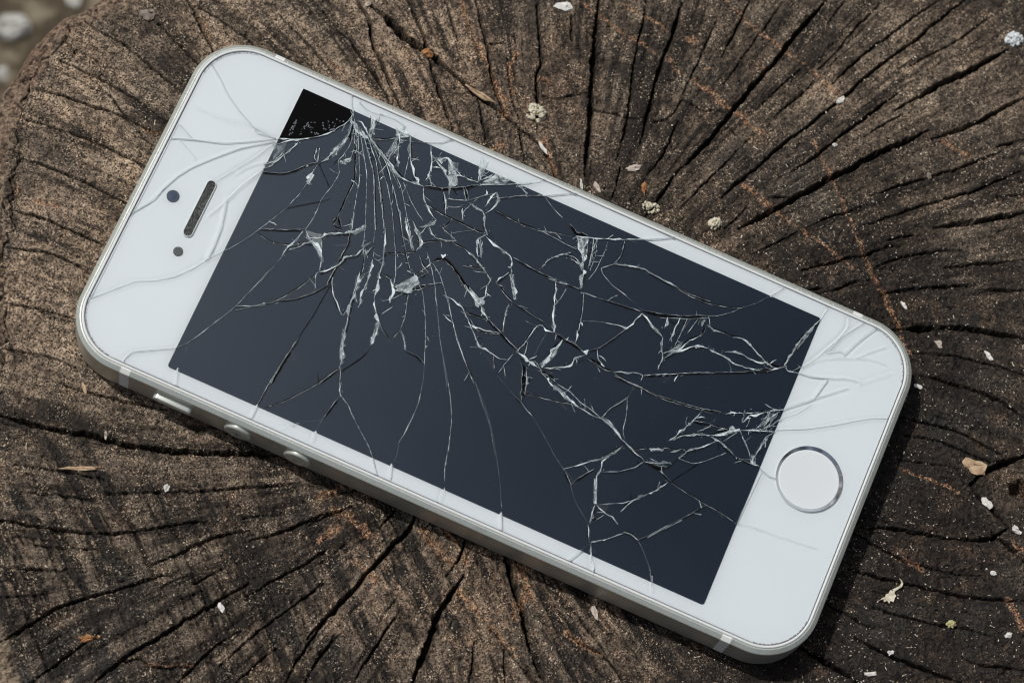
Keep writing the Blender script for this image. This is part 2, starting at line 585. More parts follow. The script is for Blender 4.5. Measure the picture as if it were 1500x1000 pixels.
CHECKS = """
c 20 -6660,5427 -6360,5224 -5989,5046 -5726,4822 -5426,4561 -5239,4413 -5087,4243
c 20 -7063,4727 -6769,4605 -6400,4428 -6068,4268 -5770,4067 -5548,3922 -5306,3758
c 25 -7382,4216 -7072,4134 -6744,4034 -6378,3916 -6050,3836 -5755,3675 -5461,3534 -5372,3558
c 20 -7480,3661 -7190,3579 -6826,3462 -6462,3345 -6170,3223 -5877,3083 -5638,2959
c 30 -7590,2995 -7230,2916 -6867,2780 -6503,2625 -6211,2485 -5883,2328
c 35 -5032,5864 -4915,5670 -4797,5435 -4680,5201 -4582,4987
c 20 -5493,5435 -5228,5170 -4963,4905 -4812,4754
c 18 -4882,5792 -4546,5611 -4170,5351 -3945,5163
c 25 -3515,5671 -3250,5404 -2986,5137 -2759,4869 -2608,4678
c 20 -3003,5984 -2776,5754 -2521,5405
c 12 -6208,4162 -5902,3746 -5601,3409 -5453,3300
c 20 -6661,5447 -6836,5317 -6938,5151 -7003,4988 -7176,4820 -7345,4573 -7441,4330 -7535,4050 -7587,3656 -7608,3343 -7608,2994 -7644,2644 -7674,2182 -7690,1799
c 15 -7008,5107 -6895,4995 -6779,4842
c 30 -7691,2128 -7188,2006 -6756,1844 -6235,1594
c 30 -7798,1498 -7374,1472 -6948,1401 -6645,1256 -6384,1110
c 30 -7667,577 -7329,534 -6988,450 -6583,342
c 20 -7670,-183 -7376,-215 -6955,-264 -6529,-424
c 18 -7594,3348 -7614,2883 -7654,2419 -7653,1961 -7730,1410 -7710,598 -7655,-71 -7701,-384 -7725,-739
c 80 -7657,-1245 -7194,-1371 -6732,-1474 -6272,-1528 -5807,-1655 -5346,-1710 -4884,-1731 -4422,-1747 -3960,-1715 -3496,-1737 -3310,-1730
c 30 -6767,-700 -6393,-831 -5836,-930 -5370,-1033 -5092,-1070
c 20 -7390,-2027 -6932,-2082 -6474,-2136 -6014,-2215
c 30 -5959,-2452 -5412,-2408 -5046,-2381 -4404,-2338 -3714,-2251 -3022,-2154
c 15 -7368,-2455 -6685,-2502 -6137,-2544
c 40 -7661,-2915 -7117,-2967 -6660,-3046 -6206,-3078 -5752,-3062 -5299,-2999 -4845,-2889 -4435,-2827
c 15 -3931,-2786 -3380,-2671
c 15 -7056,-3295 -6421,-3330 -6059,-3323
c 30 -7625,-3619 -7083,-3671 -6564,-3678
c 40 -5233,-3540 -4920,-3389 -4606,-3213 -4290,-3060 -3788,-2947
c 40 -3921,-3142 -3601,-3060 -3236,-2928 -2962,-2800 -2686,-2670 -2382,-2588
c 20 -7599,-4117 -7152,-4093 -6795,-4036
c 50 -7561,-4846 -7214,-4651 -6911,-4434 -6606,-4239 -6208,-4087 -5807,-3958 -5450,-3829 -5136,-3725 -4932,-3695
c 20 -5084,-3888 -4862,-3763 -4682,-3687
c 20 -4632,-3827 -4363,-3677 -4183,-3577
c 50 -6105,-5447 -5760,-5116 -5498,-4924 -5147,-4682 -4793,-4439 -4437,-4219 -4080,-3973 -3766,-3775
c 30 -3806,-3988 -3446,-3742 -3084,-3541 -2811,-3390 -2583,-3216
c 30 -7040,-5473 -6654,-5141 -6352,-4903 -6005,-4615
c 20 -6803,-4824 -6499,-4630
c 35 -4851,-5413 -4546,-5082 -4284,-4796 -4061,-4650 -3883,-4529
c 25 -4185,-5071 -3876,-4784 -3520,-4448 -3206,-4204 -2891,-3959 -2620,-3739
c 25 -5583,-5065 -5407,-4968 -5221,-5124 -4950,-5130 -4591,-5083
c 30 -3202,-5367 -3007,-4945 -2786,-4613 -2564,-4278 -2356,-4060
c 30 -3995,-5389 -3641,-5056 -3330,-4768
c 30 -2930,-5360 -2689,-4889 -2348,-4506
c 15 -4850,-4091 -4447,-3915
c 30 -2903,-2842 -2692,-2706 -2478,-2624 -2193,-2503
c 20 -2573,-2349 -2376,-2305 -2161,-2241
c 30 -1793,-2841 -1652,-2669 -1527,-2535
c 70 -2866,-4628 -2659,-4369 -2416,-4108 -2172,-3845 -1962,-3546 -1716,-3281 -1503,-3034 -1361,-2900 -1291,-2749 -1184,-2560
c 40 -744,-3580 -601,-3391 -494,-3166 -423,-2979 -387,-2830
c 90 -1282,-5337 -1161,-5011 -1057,-4755 -952,-4462 -883,-4206 -741,-3983 -599,-3759 -474,-3553
c 90 120,-3035 156,-3219 229,-3475 319,-3766 391,-3947 463,-4201 534,-4491 606,-4779 695,-5030 802,-5280
c 30 -2148,-5289 -2011,-5035 -1838,-4742 -1665,-4447 -1455,-4151
c 30 -2853,-5237 -2684,-4910 -2444,-4543
c 20 -2890,-3466 -2611,-3200
c 20 -2880,-3977 -2636,-3714
c 30 -377,-5240 -325,-4879 -308,-4588
c 25 158,-5226 158,-4865 157,-4647
c 30 1129,-4437 1416,-4610 1668,-4749 1882,-4961 2024,-5174
c 15 -94,-4364 157,-4647 408,-4966 659,-5212
c 20 1204,-4032 1419,-4319 1705,-4675
c 30 -2521,5426 -2294,5177 -2067,4868 -1878,4558 -1726,4287
c 50 -2309,6066 -2118,5813 -2041,5635 -2018,5313 -1884,5039 -1769,4724 -1654,4450 -1522,4178
c 40 -1469,6116 -1297,5760 -1143,5363 -1065,4964 -951,4609 -837,4295 -686,3825
c 120 -2046,5960 -1782,5731 -1517,5463 -1255,5276 -954,5051 -654,4786
c 90 -654,4786 -392,4560 -93,4335 93,4186
c 40 93,4186 317,3978 578,3813 801,3586 912,3314 985,3080
c 30 -831,6154 -736,5874 -659,5594 -602,5414
c 40 -331,6184 -247,5821 -152,5460 -95,5059 -38,4740 56,4424 168,4150
c 40 677,6243 714,5795 739,5390 749,5025 674,4940 692,4458 690,3938
c 90 1722,6305 1680,5851 1637,5319 1595,4830 1573,4345 1531,3823 1490,3423 1451,3143
c 25 767,4502 1066,4479 1330,4573 1556,4586
c 20 1263,5991 1260,5501
c 25 -280,4405 -204,4050 -129,3577
c 30 392,3922 447,3607 484,3331
c 20 205,5157 243,4635 317,4278 392,4082
c 30 2523,6353 2460,5897 2360,5523 2278,5070 2214,4501 2152,4055 2035,3610 1977,3448
c 60 3136,6389 2973,5762 2814,5385 2694,5012 2574,4561 2493,4154 2374,3747
c 25 1629,4308 1966,4246 2192,4198 2456,4192
c 20 2606,4140 2909,4236 3093,4589
c 30 3022,4182 2865,3813 2709,3485 2479,3196
c 60 3072,3385 2853,3095 2661,2809 2470,2524
c 25 2070,3373 1991,3052 1914,2772
c 15 -133,5380 130,5416
c 15 318,5854 355,5165
c 80 5598,6535 5276,6143 4955,5753 4715,5411 4437,5069 4161,4728 3926,4432 3768,4181 3457,3804 3072,3365
c 30 4280,6457 4036,5906 3876,5609 3755,5357
c 20 3693,6009 3492,5546 3332,5170 3095,4670
c 20 4819,6406 4538,5976 4339,5718 4060,5292 3783,4890
c 15 5889,6511 5583,6078
c 20 6492,6505 6288,6264 5966,5935 5722,5591 5402,5245
c 30 7554,6651 6989,6243 6665,5934 6386,5752 6105,5489 5785,5184 5624,4971
c 40 7987,6677 7457,6228 7131,5919 6809,5653 6490,5429 6169,5124 5770,4734 5454,4474 5138,4174 4787,3913 4475,3616 4280,3406 3972,3152 3701,2860
c 20 5094,5228 4738,4882 4424,4580
c 20 5317,4995 5001,4693 4609,4347
c 20 8323,6321 7753,5872 7353,5642 6914,5370
c 90 8650,5799 8245,5527 7844,5299 7485,5114 7165,4892 6927,4757
c 40 6927,4757 6649,4578
c 40 6719,4868 6381,4605 6023,4301 5747,4085 5511,3871 5197,3613 4926,3439
c 20 6802,4526 6485,4326 6249,4172 6130,4064
c 70 8918,4947 8356,4629 8035,4429 7679,4267 7286,4125
c 90 7214,4243 6898,4064 6506,3882 6193,3705 5880,3508 5608,3354 5336,3180 5027,3006 4718,2792 4411,2618 3991,2361
c 40 8437,3942 8041,3760 7647,3578 7256,3437 6866,3297 6595,3204 6207,3044
c 40 8877,4184 8364,4019
c 30 8848,3639 8412,3456 8016,3235 7625,3095 7158,2952 6692,2769 6072,2501
c 25 8824,3195 8319,3129
c 30 6163,2903 5777,2725 5470,2630 5085,2434
c 110 8807,2881 8184,2743 7602,2615 7216,2536
c 25 3093,4589 3393,4403 3659,4397 3810,4385
c 20 3787,4162 3991,3992
c 20 4218,3964 3830,3543 3443,3125 3060,2710
c 30 4457,2938 4873,2938
c 25 4151,2764 3881,2474 3728,2349
c 30 4958,2361 4713,2207 4470,2086 4165,1915
c 40 6586,2202 6279,2109 6032,1987 5851,1978 5667,1891 5454,1834 5211,1760 4998,1688
c 50 6897,2400 6590,2313 6437,2289
c 35 7695,2191 7373,2144 7067,2098 6822,2040 6577,1981 6206,1791
c 40 8744,2066 8342,1984 8035,1954 7758,1910 7360,1860
c 50 7803,1566 7467,1535 7102,1503 6767,1456 6493,1397 6279,1325
c 70 8714,1513 8378,1504 8073,1500 7890,1492
c 40 6153,1585 5895,1542 5621,1436 5408,1348 5227,1309
c 40 5335,1423 5079,1364
c 90 6468,759 6678,768 6980,787 7284,825 7586,823 7887,805 8188,756 8428,719 8669,683
c 25 6782,370 7113,369 7473,353 7861,261 8249,185 8636,62
c 50 6765,-30 7005,-36 7243,-72 7539,-167 7836,-247 8130,-373 8365,-486 8597,-661
c 25 5898,2453 6008,2143 6117,1834 6228,1557 6339,1312 6450,1068 6532,854 6588,764
c 40 6543,-727 6942,-802 7387,-876 7781,-1066 8217,-1322
c 30 6575,-1021 6976,-1051 7373,-1172 7724,-1318 7988,-1421
c 30 6470,-1433 6914,-1461 7445,-1555
c 130 8578,-1286 8212,-1413 7937,-1536 7751,-1679 7664,-1818
c 90 7664,-1818 7737,-1973 7909,-2101 8121,-2318 8223,-2494
c 80 8223,-2494 8016,-2635 7790,-2710 7479,-2720
c 50 7479,-2720 7126,-2688 6775,-2633 6423,-2578 6115,-2567 5807,-2577
c 90 8017,-2613 8229,-2806 8463,-3021
c 30 5693,-2670 6103,-2878 6491,-3086 6839,-3185 7276,-3282 7761,-3288
c 40 5607,-3248 5911,-3326 6389,-3443 6825,-3517 7348,-3632 7787,-3663 8427,-3687
c 20 5153,-3789 5495,-3953 5922,-4201
c 30 5935,-3852 6454,-3989 6975,-4104 7412,-4135 7933,-4272
c 50 5656,-4340 6040,-4546 6425,-4708 6855,-4847 7413,-5048
c 70 4697,-4498 4953,-4620 5250,-4784 5589,-4990 5758,-5115
c 40 7389,-4615 7690,-4737 8040,-4748 8368,-4783
"""
RUST = """
r 60 -587,6127 -434,5688 -283,5331 -132,4976 18,4703 131,4388 205,4152
r 50 1455,6207 1794,5940 2172,5675 2662,5377
r 40 2102,6245 2481,6021 2859,5797
r 70 802,3785 912,3393 985,3080
r 60 93,4226 168,4110
r 90 655,4859 880,4750
r 80 168,3672 -54,3541
r 50 2851,5347 3074,4993
r 50 355,5246 242,4957 280,4396
r 50 3855,6390 4193,6039 4456,5807 4796,5580 5097,5351 5397,5081 5732,4773
r 70 3289,4924 3663,4620 4000,4355 4411,4054
r 40 5248,4018 5426,3625 5604,3234 5778,2764 5919,2454
r 60 4084,3118 4381,2894 4676,2631 4935,2446
r 80 3188,5652 3341,5620
r 60 4403,5230 4517,5195
r 60 3446,5136 3598,5144
r 80 7476,4054 7888,3792
r 40 5049,2381 5374,2144 5728,1910 5843,1758
r 60 5898,2453 6008,2143 6117,1834 6228,1557 6339,1312 6450,1068 6532,854 6588,764
r 50 6582,609 6751,338
r 40 6377,-1527 6727,-1672 7078,-1771 7428,-1916
r 50 8279,-2716 8447,-2888
r 100 8183,-3694 8381,-4128
r 50 6493,-3042 6836,-3252
r 60 -749,-2842 -530,-3131 -385,-3421
r 100 -1971,-2921 -2189,-2744 -2479,-2606
r 50 -563,-3794 -166,-4220 86,-4504 337,-4787
r 60 1093,-4401 1416,-4610 1704,-4784
r 120 337,-3324 554,-3759 337,-4132
r 120 -1109,-2854 -891,-3143 -673,-3357
r 80 -1817,-3688 -2107,-3404
r 30 -6659,-2071 -6113,-2027
r 40 -6271,-4716 -6003,-4661
r 30 -5267,-5102 -4591,-5083
r 80 -2738,-2384 -2388,-2227
r 80 -2725,-3054 -2377,-2851
r 50 -5608,3605 -5389,3538
r 40 -4801,5555 -4606,5165
r 50 -2723,4911 -2510,4803
r 80 -7595,2377 -7585,2532
r 80 -7306,2277 -6913,2219
"""
OUTLINE = [(-79.27, 39.97), (-81.26, 33.2), (-81.2, 15.96), (-80.94, -11.94), (-79.28, -38.8), (-69.78, -66.6), (-42.93, -86.24), (-2.35, -95.54), (38.93, -90.84), (76.69, -73.62), (100.46, -40.78), (111.22, 1.49), (107.46, 49.26), (84.84, 89.54), (43.81, 106.21), (-3.03, 99.04), (-34.73, 82.97), (-55.43, 66.83), (-65.51, 57.98), (-70.27, 54.7), (-72.95, 51.8), (-75.38, 48.33), (-77.12, 44.2)]
KNOT = (84.36, -18.57)
IMPACT = (24.34, 35.85)
BARE_PT = (21.73, 43.27)
BORDER_CUT = [((14.8, 45.03),(25.56, 45.03)),((25.56, 45.03),(25.56, 36.04))]
FROST = [[(17.37, 43.79), (18.21, 43.85), (19.04, 43.91), (20.14, 43.77), (20.35, 43.55)], [(17.37, 43.79), (17.84, 43.53), (19.6, 43.68)], [(18.32, 42.33), (18.96, 42.3), (19.51, 42.23), (20.2, 42.0), (20.71, 41.66), (20.92, 40.96)], [(20.2, 42.0), (19.87, 41.13), (20.2, 40.8)], [(19.65, 40.87), (19.33, 40.26)], [(19.25, 40.85), (19.65, 39.3)], [(21.53, 39.97), (21.11, 39.63), (20.75, 39.31), (20.74, 38.77)], [(22.12, 39.19), (21.53, 38.77), (20.94, 38.35)], [(22.24, 38.24), (21.54, 37.68)], [(20.9, 38.43), (21.51, 37.6)], [(23.15, 38.48), (23.14, 37.94)], [(23.02, 37.48), (22.89, 36.88)]]
CHIPS = [(0.9, [(25.51, 28.77), (26.13, 27.15), (25.22, 26.53), (24.29, 28.09)]), (0.6, [(24.11, 18.85), (23.8, 18.08), (21.21, 16.34), (20.07, 17.27), (21.65, 18.26)]), (0.5, [(23.33, 12.99), (25.56, 11.57), (25.99, 8.9), (24.48, 9.53)]), (0.6, [(16.73, 34.85), (17.9, 33.48), (17.13, 33.3), (16.48, 33.8), (16.3, 34.67)]), (0.4, [(17.86, 36.77), (20.5, 35.57), (20.89, 35.12), (17.73, 35.61), (16.51, 36.01)]), (0.7, [(11.19, 38.2), (12.88, 37.86), (12.75, 37.42), (10.92, 37.55)]), (0.5, [(23.83, 21.57), (24.57, 19.68), (23.2, 20.03)]), (0.5, [(25.42, 33.25), (25.91, 32.59), (23.1, 31.61), (22.79, 32.26)]), (0.22, [(14.48, 45.16), (15.92, 43.61), (13.98, 43.37), (11.85, 44.23)]), (0.3, [(20.71, 28.73), (20.46, 27.84), (22.73, 27.4), (23.96, 28.42)]), (0.6, [(23.78, 35.92), (23.65, 34.75), (22.13, 32.19), (21.82, 32.84), (22.54, 34.9)]), (0.5, [(20.0, 28.42), (19.51, 26.95), (18.15, 24.47), (18.19, 25.43), (19.18, 27.28)]), (0.45, [(3.71, 35.02), (4.26, 32.46), (2.38, 31.47), (0.33, 30.87), (1.83, 32.63)]), (0.6, [(1.15, 18.64), (4.42, 16.33), (3.42, 15.27), (1.06, 16.74)]), (0.6, [(5.79, 8.19), (4.96, 5.03), (3.89, 5.51)]), (0.5, [(-5.28, 18.93), (-5.25, 18.17), (-8.77, 17.96), (-8.98, 18.4)]), (0.5, [(-0.04, 24.65), (0.84, 24.35), (-0.68, 23.9), (-2.75, 23.92)]), (0.4, [(-9.22, 23.08), (-9.52, 22.32), (-12.67, 21.37), (-13.4, 21.51)]), (0.4, [(11.77, 18.88), (13.64, 17.81), (14.36, 17.02), (13.33, 17.05)]), (0.4, [(10.86, 3.16), (11.23, 2.38), (7.48, 0.42), (7.27, 0.86)]), (0.35, [(6.51, 28.46), (8.49, 27.15), (7.77, 26.52), (6.2, 27.7)]), (0.4, [(22.71, 13.08), (25.27, 11.33), (24.1, 10.2)]), (0.5, [(21.15, -4.27), (21.9, -5.85), (19.41, -6.31), (18.05, -6.65)]), (0.5, [(27.56, 15.14), (26.92, 13.61), (23.28, 13.32), (24.51, 14.32)]), (0.4, [(24.14, 19.37), (24.61, 17.68), (22.49, 17.09), (20.57, 17.53)]), (0.5, [(-2.88, -10.18), (-3.09, -11.81), (-4.2, -13.98), (-4.34, -12.64)]), (0.6, [(-0.83, -6.85), (2.08, -8.12), (4.35, -8.73), (1.65, -8.61), (-1.2, -7.46)]), (0.5, [(-4.57, -18.77), (-4.58, -20.47), (-5.89, -22.55), (-5.25, -20.44)]), (0.8, [(-0.03, -35.78), (3.03, -39.53), (2.53, -39.72), (1.04, -37.52)]), (0.45, [(7.21, -42.86), (7.71, -43.92), (4.93, -42.89), (4.13, -41.89)]), (0.5, [(22.06, -43.37), (23.97, -44.2), (21.64, -43.9), (18.88, -43.02)]), (0.5, [(9.76, -24.4), (12.55, -26.09), (10.81, -25.91)]), (0.5, [(17.1, -34.3), (16.82, -35.82), (16.16, -36.55), (16.59, -34.98)]), (0.45, [(13.74, -18.72), (13.12, -20.23), (11.64, -22.39), (12.18, -21.08)]), (0.6, [(-14.18, -21.71), (-13.96, -22.17), (-17.77, -23.62), (-17.98, -23.18)]), (0.5, [(-0.21, -42.68), (-0.18, -43.44), (-1.55, -43.98), (-1.72, -43.27)]), (0.5, [(-6.06, -27.69), (-5.17, -29.81), (-5.61, -29.83), (-6.35, -28.12)])]
HOT = [((22.55, 33.58), 8), ((24.43, 19.03), 9), ((22.77, 11.82), 8), ((3.23, 16.94), 6), ((3.99, 32.43), 5), ((4.73, 5.92), 6), ((1.6, -37.27), 8), ((5.92, -42.56), 7), ((19.51, -6.65), 5), ((-1.94, -6.2), 6), ((12.94, -24.59), 5)]
STONES = [(-89.4, 165.0, 8.5, "pale bluish stone on the ground beyond the stump, at the photo's upper left"), (-83.1, 181.2, 7, "small pale stone on the ground above the stump's left rim"), (-74.6, 173.9, 5, "small cream stone on the ground touching the stump's rim in view"), (-98.5, 152.5, 7, 'pale stone on the ground to the left of the stump'), (-91.4, 152.5, 4, 'tiny grey stone on the ground just below the large bluish stone')]
DEBRIS = [
 ('wood_chip', 'chip', 11.69, 61.21, 3.23, 1.7, 0.54, -3, 'white', 'flat white chip at the top edge of the photo, beside a radial crack'),
 ('lichen_flake', 'lichen', 87.69, 59.69, 3.87, 2.95, 0.86, 20, 'lichen', 'bluish white lichen flake at the end of a wide crack, upper right'),
 ('fungus_clump', 'fungus', 6.77, 42.13, 3.33, 4.09, 1.83, 80, 'cream', 'large cream crumbly clump on a crack above the phone'),
 ('fungus_clump', 'fungus', 25.33, 26.56, 2.15, 3.63, 1.61, 75, 'cream', "tall cream clump at the end of a wide crack, touching the phone's upper edge"),
 ('fungus_clump', 'fungus', 35.93, 24.25, 2.69, 2.38, 1.5, 10, 'cream', 'small cream clump at the start of the long crack, right of the tall clump'),
 ('bark_chip', 'chip', -10.92, 51.62, 1.94, 1.7, 0.75, 0, 'orange', 'orange chip lying across the wide diagonal crack above the phone'),
 ('twig_splinter', 'splinter', -2.51, 44.86, 5.16, 0.91, 0.65, -34, 'tan', 'tan twig splinter in the diagonal crack above the phone'),
 ('wood_chip', 'chip', 57.36, 47.04, 1.5, 0.91, 0.54, 35, 'white', 'small white chip bridging a crack where a rusty seam ends, upper right'),
 ('wood_chip', 'chip', 22.73, 33.18, 2.79, 0.91, 0.54, 12, 'pink', 'pinkish white sliver between two cracks above the tall cream clump'),
 ('knot_chip', 'chip', 76.83, -14.78, 3.44, 2.27, 0.54, -20, 'tan', 'tan lump beside the dark knot crack at the right edge'),
 ('wood_shaving', 'shaving', 66.76, 11.6, 1.83, 0.79, 0.43, -55, 'white', "slim white shaving right of the rusty crack, above the phone's right corner"),
 ('wood_shaving', 'shaving', 72.26, 5.44, 1.4, 1.02, 0.43, -50, 'pink', 'pale pinkish shaving on bare wood between the two right-hand cracks'),
 ('wood_shaving', 'shaving', 80.54, 3.58, 1.94, 0.79, 0.43, -55, 'white', 'long white shaving nearest the right edge, below the wide horizontal crack'),
 ('wood_shaving', 'shaving', 68.56, -1.99, 1.4, 0.68, 0.43, -20, 'white', "small white oval shaving just beside the phone's right corner"),
 ('leaf_crumb', 'leaf crumb', 24.37, 29.94, 0.86, 1.82, 0.54, 0, 'orange', 'upright orange leaf crumb between the pinkish sliver and the tall cream clump'),
 ('orange_splinter', 'splinter', -61.77, -47.12, 2.36, 1.02, 0.54, 10, 'orange', 'orange splinter on a crack in the lower left corner'),
 ('bark_sliver', 'splinter', -63.95, -20.57, 5.16, 0.68, 0.43, 2, 'tan', 'long tan sliver lying level below the wide crack, lower left'),
 ('lichen_tuft', 'lichen', 72.17, -40.86, 1.72, 1.59, 0.65, 0, 'yellow', 'yellowish lichen tuft on a crack at the lower right'),
 ('wood_chip', 'chip', 83.56, -25.23, 1.72, 1.14, 0.65, -40, 'white', 'white chip in the crack junction below the knot at the right edge'),
 ('wood_chip', 'chip', 78.98, -20.9, 1.29, 2.04, 0.54, 60, 'white', 'white crumb at the tip of the knot crack'),
 ('wood_shaving', 'shaving', 58.95, -49.17, 1.83, 0.68, 0.43, 5, 'white', "white sliver near the bottom edge, right of the phone's lower corner"),
 ('grit_grain', 'grain', 62.23, -45.73, 0.97, 0.79, 0.54, 0, 'white', 'round white grain in the dark wood below the torn flake'),
 ('wood_chip', 'chip', -41.83, -41.76, 0.86, 1.82, 0.43, 30, 'white', 'white flake beside a long crack in the lower left'),
 ('grit_grain', 'grain', -50.63, -23.23, 0.86, 1.02, 0.54, 0, 'white', 'white grain resting on the thin level crack, left of centre'),
 ('wood_shaving', 'shaving', -60.32, -15.3, 0.54, 1.36, 0.43, 0, 'pink', 'tiny pale shaving standing at the wide crack below the mute switch'),
 ('wood_shaving', 'shaving', 15.6, -40.52, 0.86, 2.27, 0.43, 10, 'pink', "pale upright flake below the phone's lower edge, right of a wide crack"),
 ('bark_lump', 'lump', -56.35, 55.88, 2.36, 1.93, 0.97, 0, 'grey', "grey crumbly lump near the stump's rim, upper left"),
 ('grit_grain', 'grain', 71.94, 34.36, 0.86, 1.14, 0.54, 0, 'grey', 'pale grey grain on a crack in the upper right'),
 ('grit_grain', 'grain', 56.17, 38.97, 0.75, 0.57, 0.54, 0, 'white', 'tiny white grain between two cracks below the white chip, upper right'),
 ('wood_shaving', 'shaving', 7.76, 36.09, 2.15, 0.57, 0.43, -55, 'white', 'slim white shaving below the large cream clump'),
 ('wood_shaving', 'shaving', 14.08, 29.9, 0.43, 1.59, 0.43, 5, 'white', "upright white sliver at the foot of a wide crack, touching the phone's upper edge"),
 ('wood_shaving', 'shaving', 16.65, 29.67, 0.75, 2.04, 0.43, 25, 'pink', 'pale slanted shaving beside the upright white sliver'),
 ('wood_shaving', 'shaving', -14.07, 53.62, 1.4, 0.68, 0.43, -10, 'white', 'white shaving caught in the wide diagonal crack, left of the orange chip'),
 ('wood_chip', 'chip', -21.07, 59.64, 1.07, 0.79, 0.54, 0, 'pink', 'small pale chip at the top end of the diagonal crack'),
 ('straw_bit', 'straw', -63.99, -7.62, 0.54, 2.04, 0.32, 20, 'tan', "thin pale straw bit below the phone's left corner"),
 ('wood_chip', 'chip', 79.41, -32.38, 0.97, 0.79, 0.54, 0, 'white', 'small white chip right of the torn flake'),
 ('wood_chip', 'chip', 81.32, -42.44, 1.07, 0.91, 0.54, 0, 'white', 'white crumb near the right edge above the bottom corner')]
FLAKE = (62.48, -36.67)
PX = 0.1075        # millimetres per photograph pixel at the stump, used only to read crack widths

def resample(P, step, soft=.22):
    d = np.hypot(*(P[1:] - P[:-1]).T)
    L = np.concatenate([[0], np.cumsum(d)])
    n = max(2, int(L[-1] / step) + 1)
    s = np.linspace(0, L[-1], n)
    # a light Catmull-style smoothing: chaikin once
    Q = P
    if len(P) > 2:
        q = [P[0]]
        for i in range(len(P) - 1):
            q += [P[i] * (1 - soft) + P[i + 1] * soft, P[i] * soft + P[i + 1] * (1 - soft)]
        q.append(P[-1])
        Q = np.array(q)
        d = np.hypot(*(Q[1:] - Q[:-1]).T)
        L = np.concatenate([[0], np.cumsum(d)])
        s = np.linspace(0, L[-1], n)
    return np.stack([np.interp(s, L, Q[:, 0]), np.interp(s, L, Q[:, 1])], 1), s
# ------------------------------------------------------------------ stump: end grain with carved cracks
OUT = np.array(OUTLINE)
def closed_spline(P, n):
    k = len(P); out = []
    for i in range(k):
        p0, p1, p2, p3 = P[i - 1], P[i], P[(i + 1) % k], P[(i + 2) % k]
        m = max(2, int(np.hypot(*(p2 - p1)) / n))
        for j in range(m):
            t = j / m
            out.append(0.5 * ((2 * p1) + (-p0 + p2) * t + (2 * p0 - 5 * p1 + 4 * p2 - p3) * t * t + (-p0 + 3 * p1 - 3 * p2 + p3) * t ** 3))
    return np.array(out)
RIM = closed_spline(OUT, 1.0)
PITH = np.array([15.0, 9.0])
_d = RIM - PITH
_th = np.arctan2(_d[:, 1], _d[:, 0]); _o = np.argsort(_th)
RTH, RRA = _th[_o], np.hypot(_d[:, 0], _d[:, 1])[_o]
def rim_r(th):
    base = np.interp(th, RTH, RRA, period=2 * np.pi)
    return base + 0.9 * fbm(np.cos(th) * 60, np.sin(th) * 60, 0.25, 91, 4)

def axis(lo, hi, flo, fhi, fine, coarse):
    return np.concatenate([np.arange(lo, flo, coarse), np.arange(flo, fhi, fine), np.arange(fhi, hi + coarse, coarse)])
gx = axis(RIM[:, 0].min() - 2, RIM[:, 0].max() + 2, -85.0, 92.0, 0.17, 1.2)
gy = axis(RIM[:, 1].min() - 2, RIM[:, 1].max() + 2, -57.0, 68.0, 0.17, 1.2)
X, Y = np.meshgrid(gx, gy)
TH = np.arctan2(Y - PITH[1], X - PITH[0]); RR = np.hypot(X - PITH[0], Y - PITH[1])
EDGE = rim_r(TH) - RR                       # distance in from the rim
H = -0.32 + 0.30 * fbm(X, Y, 0.05, 3, 3) + 0.16 * fbm(X, Y, 0.35, 11, 3)
# direction field of the splits, for fibres that run along them
def gather(F, ix, iy):
    return F[np.clip(iy, 0, F.shape[0] - 1), np.clip(ix, 0, F.shape[1] - 1)]
CK = parse(CHECKS)
MID = np.concatenate([np.stack([(P[:-1] + P[1:]) / 2, P[1:] - P[:-1]], 1) for _, _, P in CK[:11] + CK[12:]])
cgx, cgy = np.arange(gx[0], gx[-1] + 4, 4.0), np.arange(gy[0], gy[-1] + 4, 4.0)
CX, CY = np.meshgrid(cgx, cgy)
d2 = (CX[..., None] - MID[:, 0, 0]) ** 2 + (CY[..., None] - MID[:, 0, 1]) ** 2
ln_ = np.hypot(MID[:, 1, 0], MID[:, 1, 1]); an = np.arctan2(MID[:, 1, 1], MID[:, 1, 0])
wt_ = ln_ / (d2 + 12.0) ** 1.6
A2 = np.arctan2((wt_ * np.sin(2 * an)).sum(-1), (wt_ * np.cos(2 * an)).sum(-1))
c2, s2 = np.cos(A2), np.sin(A2)
def bil(F):
    fx = np.clip((X - cgx[0]) / 4, 0, len(cgx) - 1.001); fy = np.clip((Y - cgy[0]) / 4, 0, len(cgy) - 1.001)
    ix = fx.astype(int); iy = fy.astype(int); fx -= ix; fy -= iy
    return (F[iy, ix] * (1 - fx) + F[iy, ix + 1] * fx) * (1 - fy) + (F[iy + 1, ix] * (1 - fx) + F[iy + 1, ix + 1] * fx) * fy
ANG = 0.5 * np.arctan2(bil(s2), bil(c2))
DXF, DYF = np.cos(ANG), np.sin(ANG)
def lic(noise, steps, hstep):
    """smear a noise field along the split direction"""
    acc = noise.copy(); n = 1
    for sg in (1, -1):
        px_, py_ = X.copy(), Y.copy(); dx, dy = DXF * sg, DYF * sg
        for k in range(steps):
            px_ += dx * hstep; py_ += dy * hstep
            ix = np.searchsorted(gx, px_.ravel()).reshape(X.shape); iy = np.searchsorted(gy, py_.ravel()).reshape(X.shape)
            acc += gather(noise, ix, iy); n += 1
            ndx, ndy = gather(DXF, ix, iy), gather(DYF, ix, iy)
            f_ = np.sign(ndx * dx + ndy * dy); f_ = np.where(f_ == 0, 1, f_)
            dx, dy = ndx * f_, ndy * f_
    acc = acc / n
    return acc / acc.std()
rngl = np.random.default_rng(31)
white = rngl.normal(0, 1, X.shape)
fibA = lic(white, 11, .17)
fibB = lic(vnoise(X, Y, 1.6, 33), 16, .30)
fibC = lic(vnoise(X, Y, 0.55, 34), 22, .6)
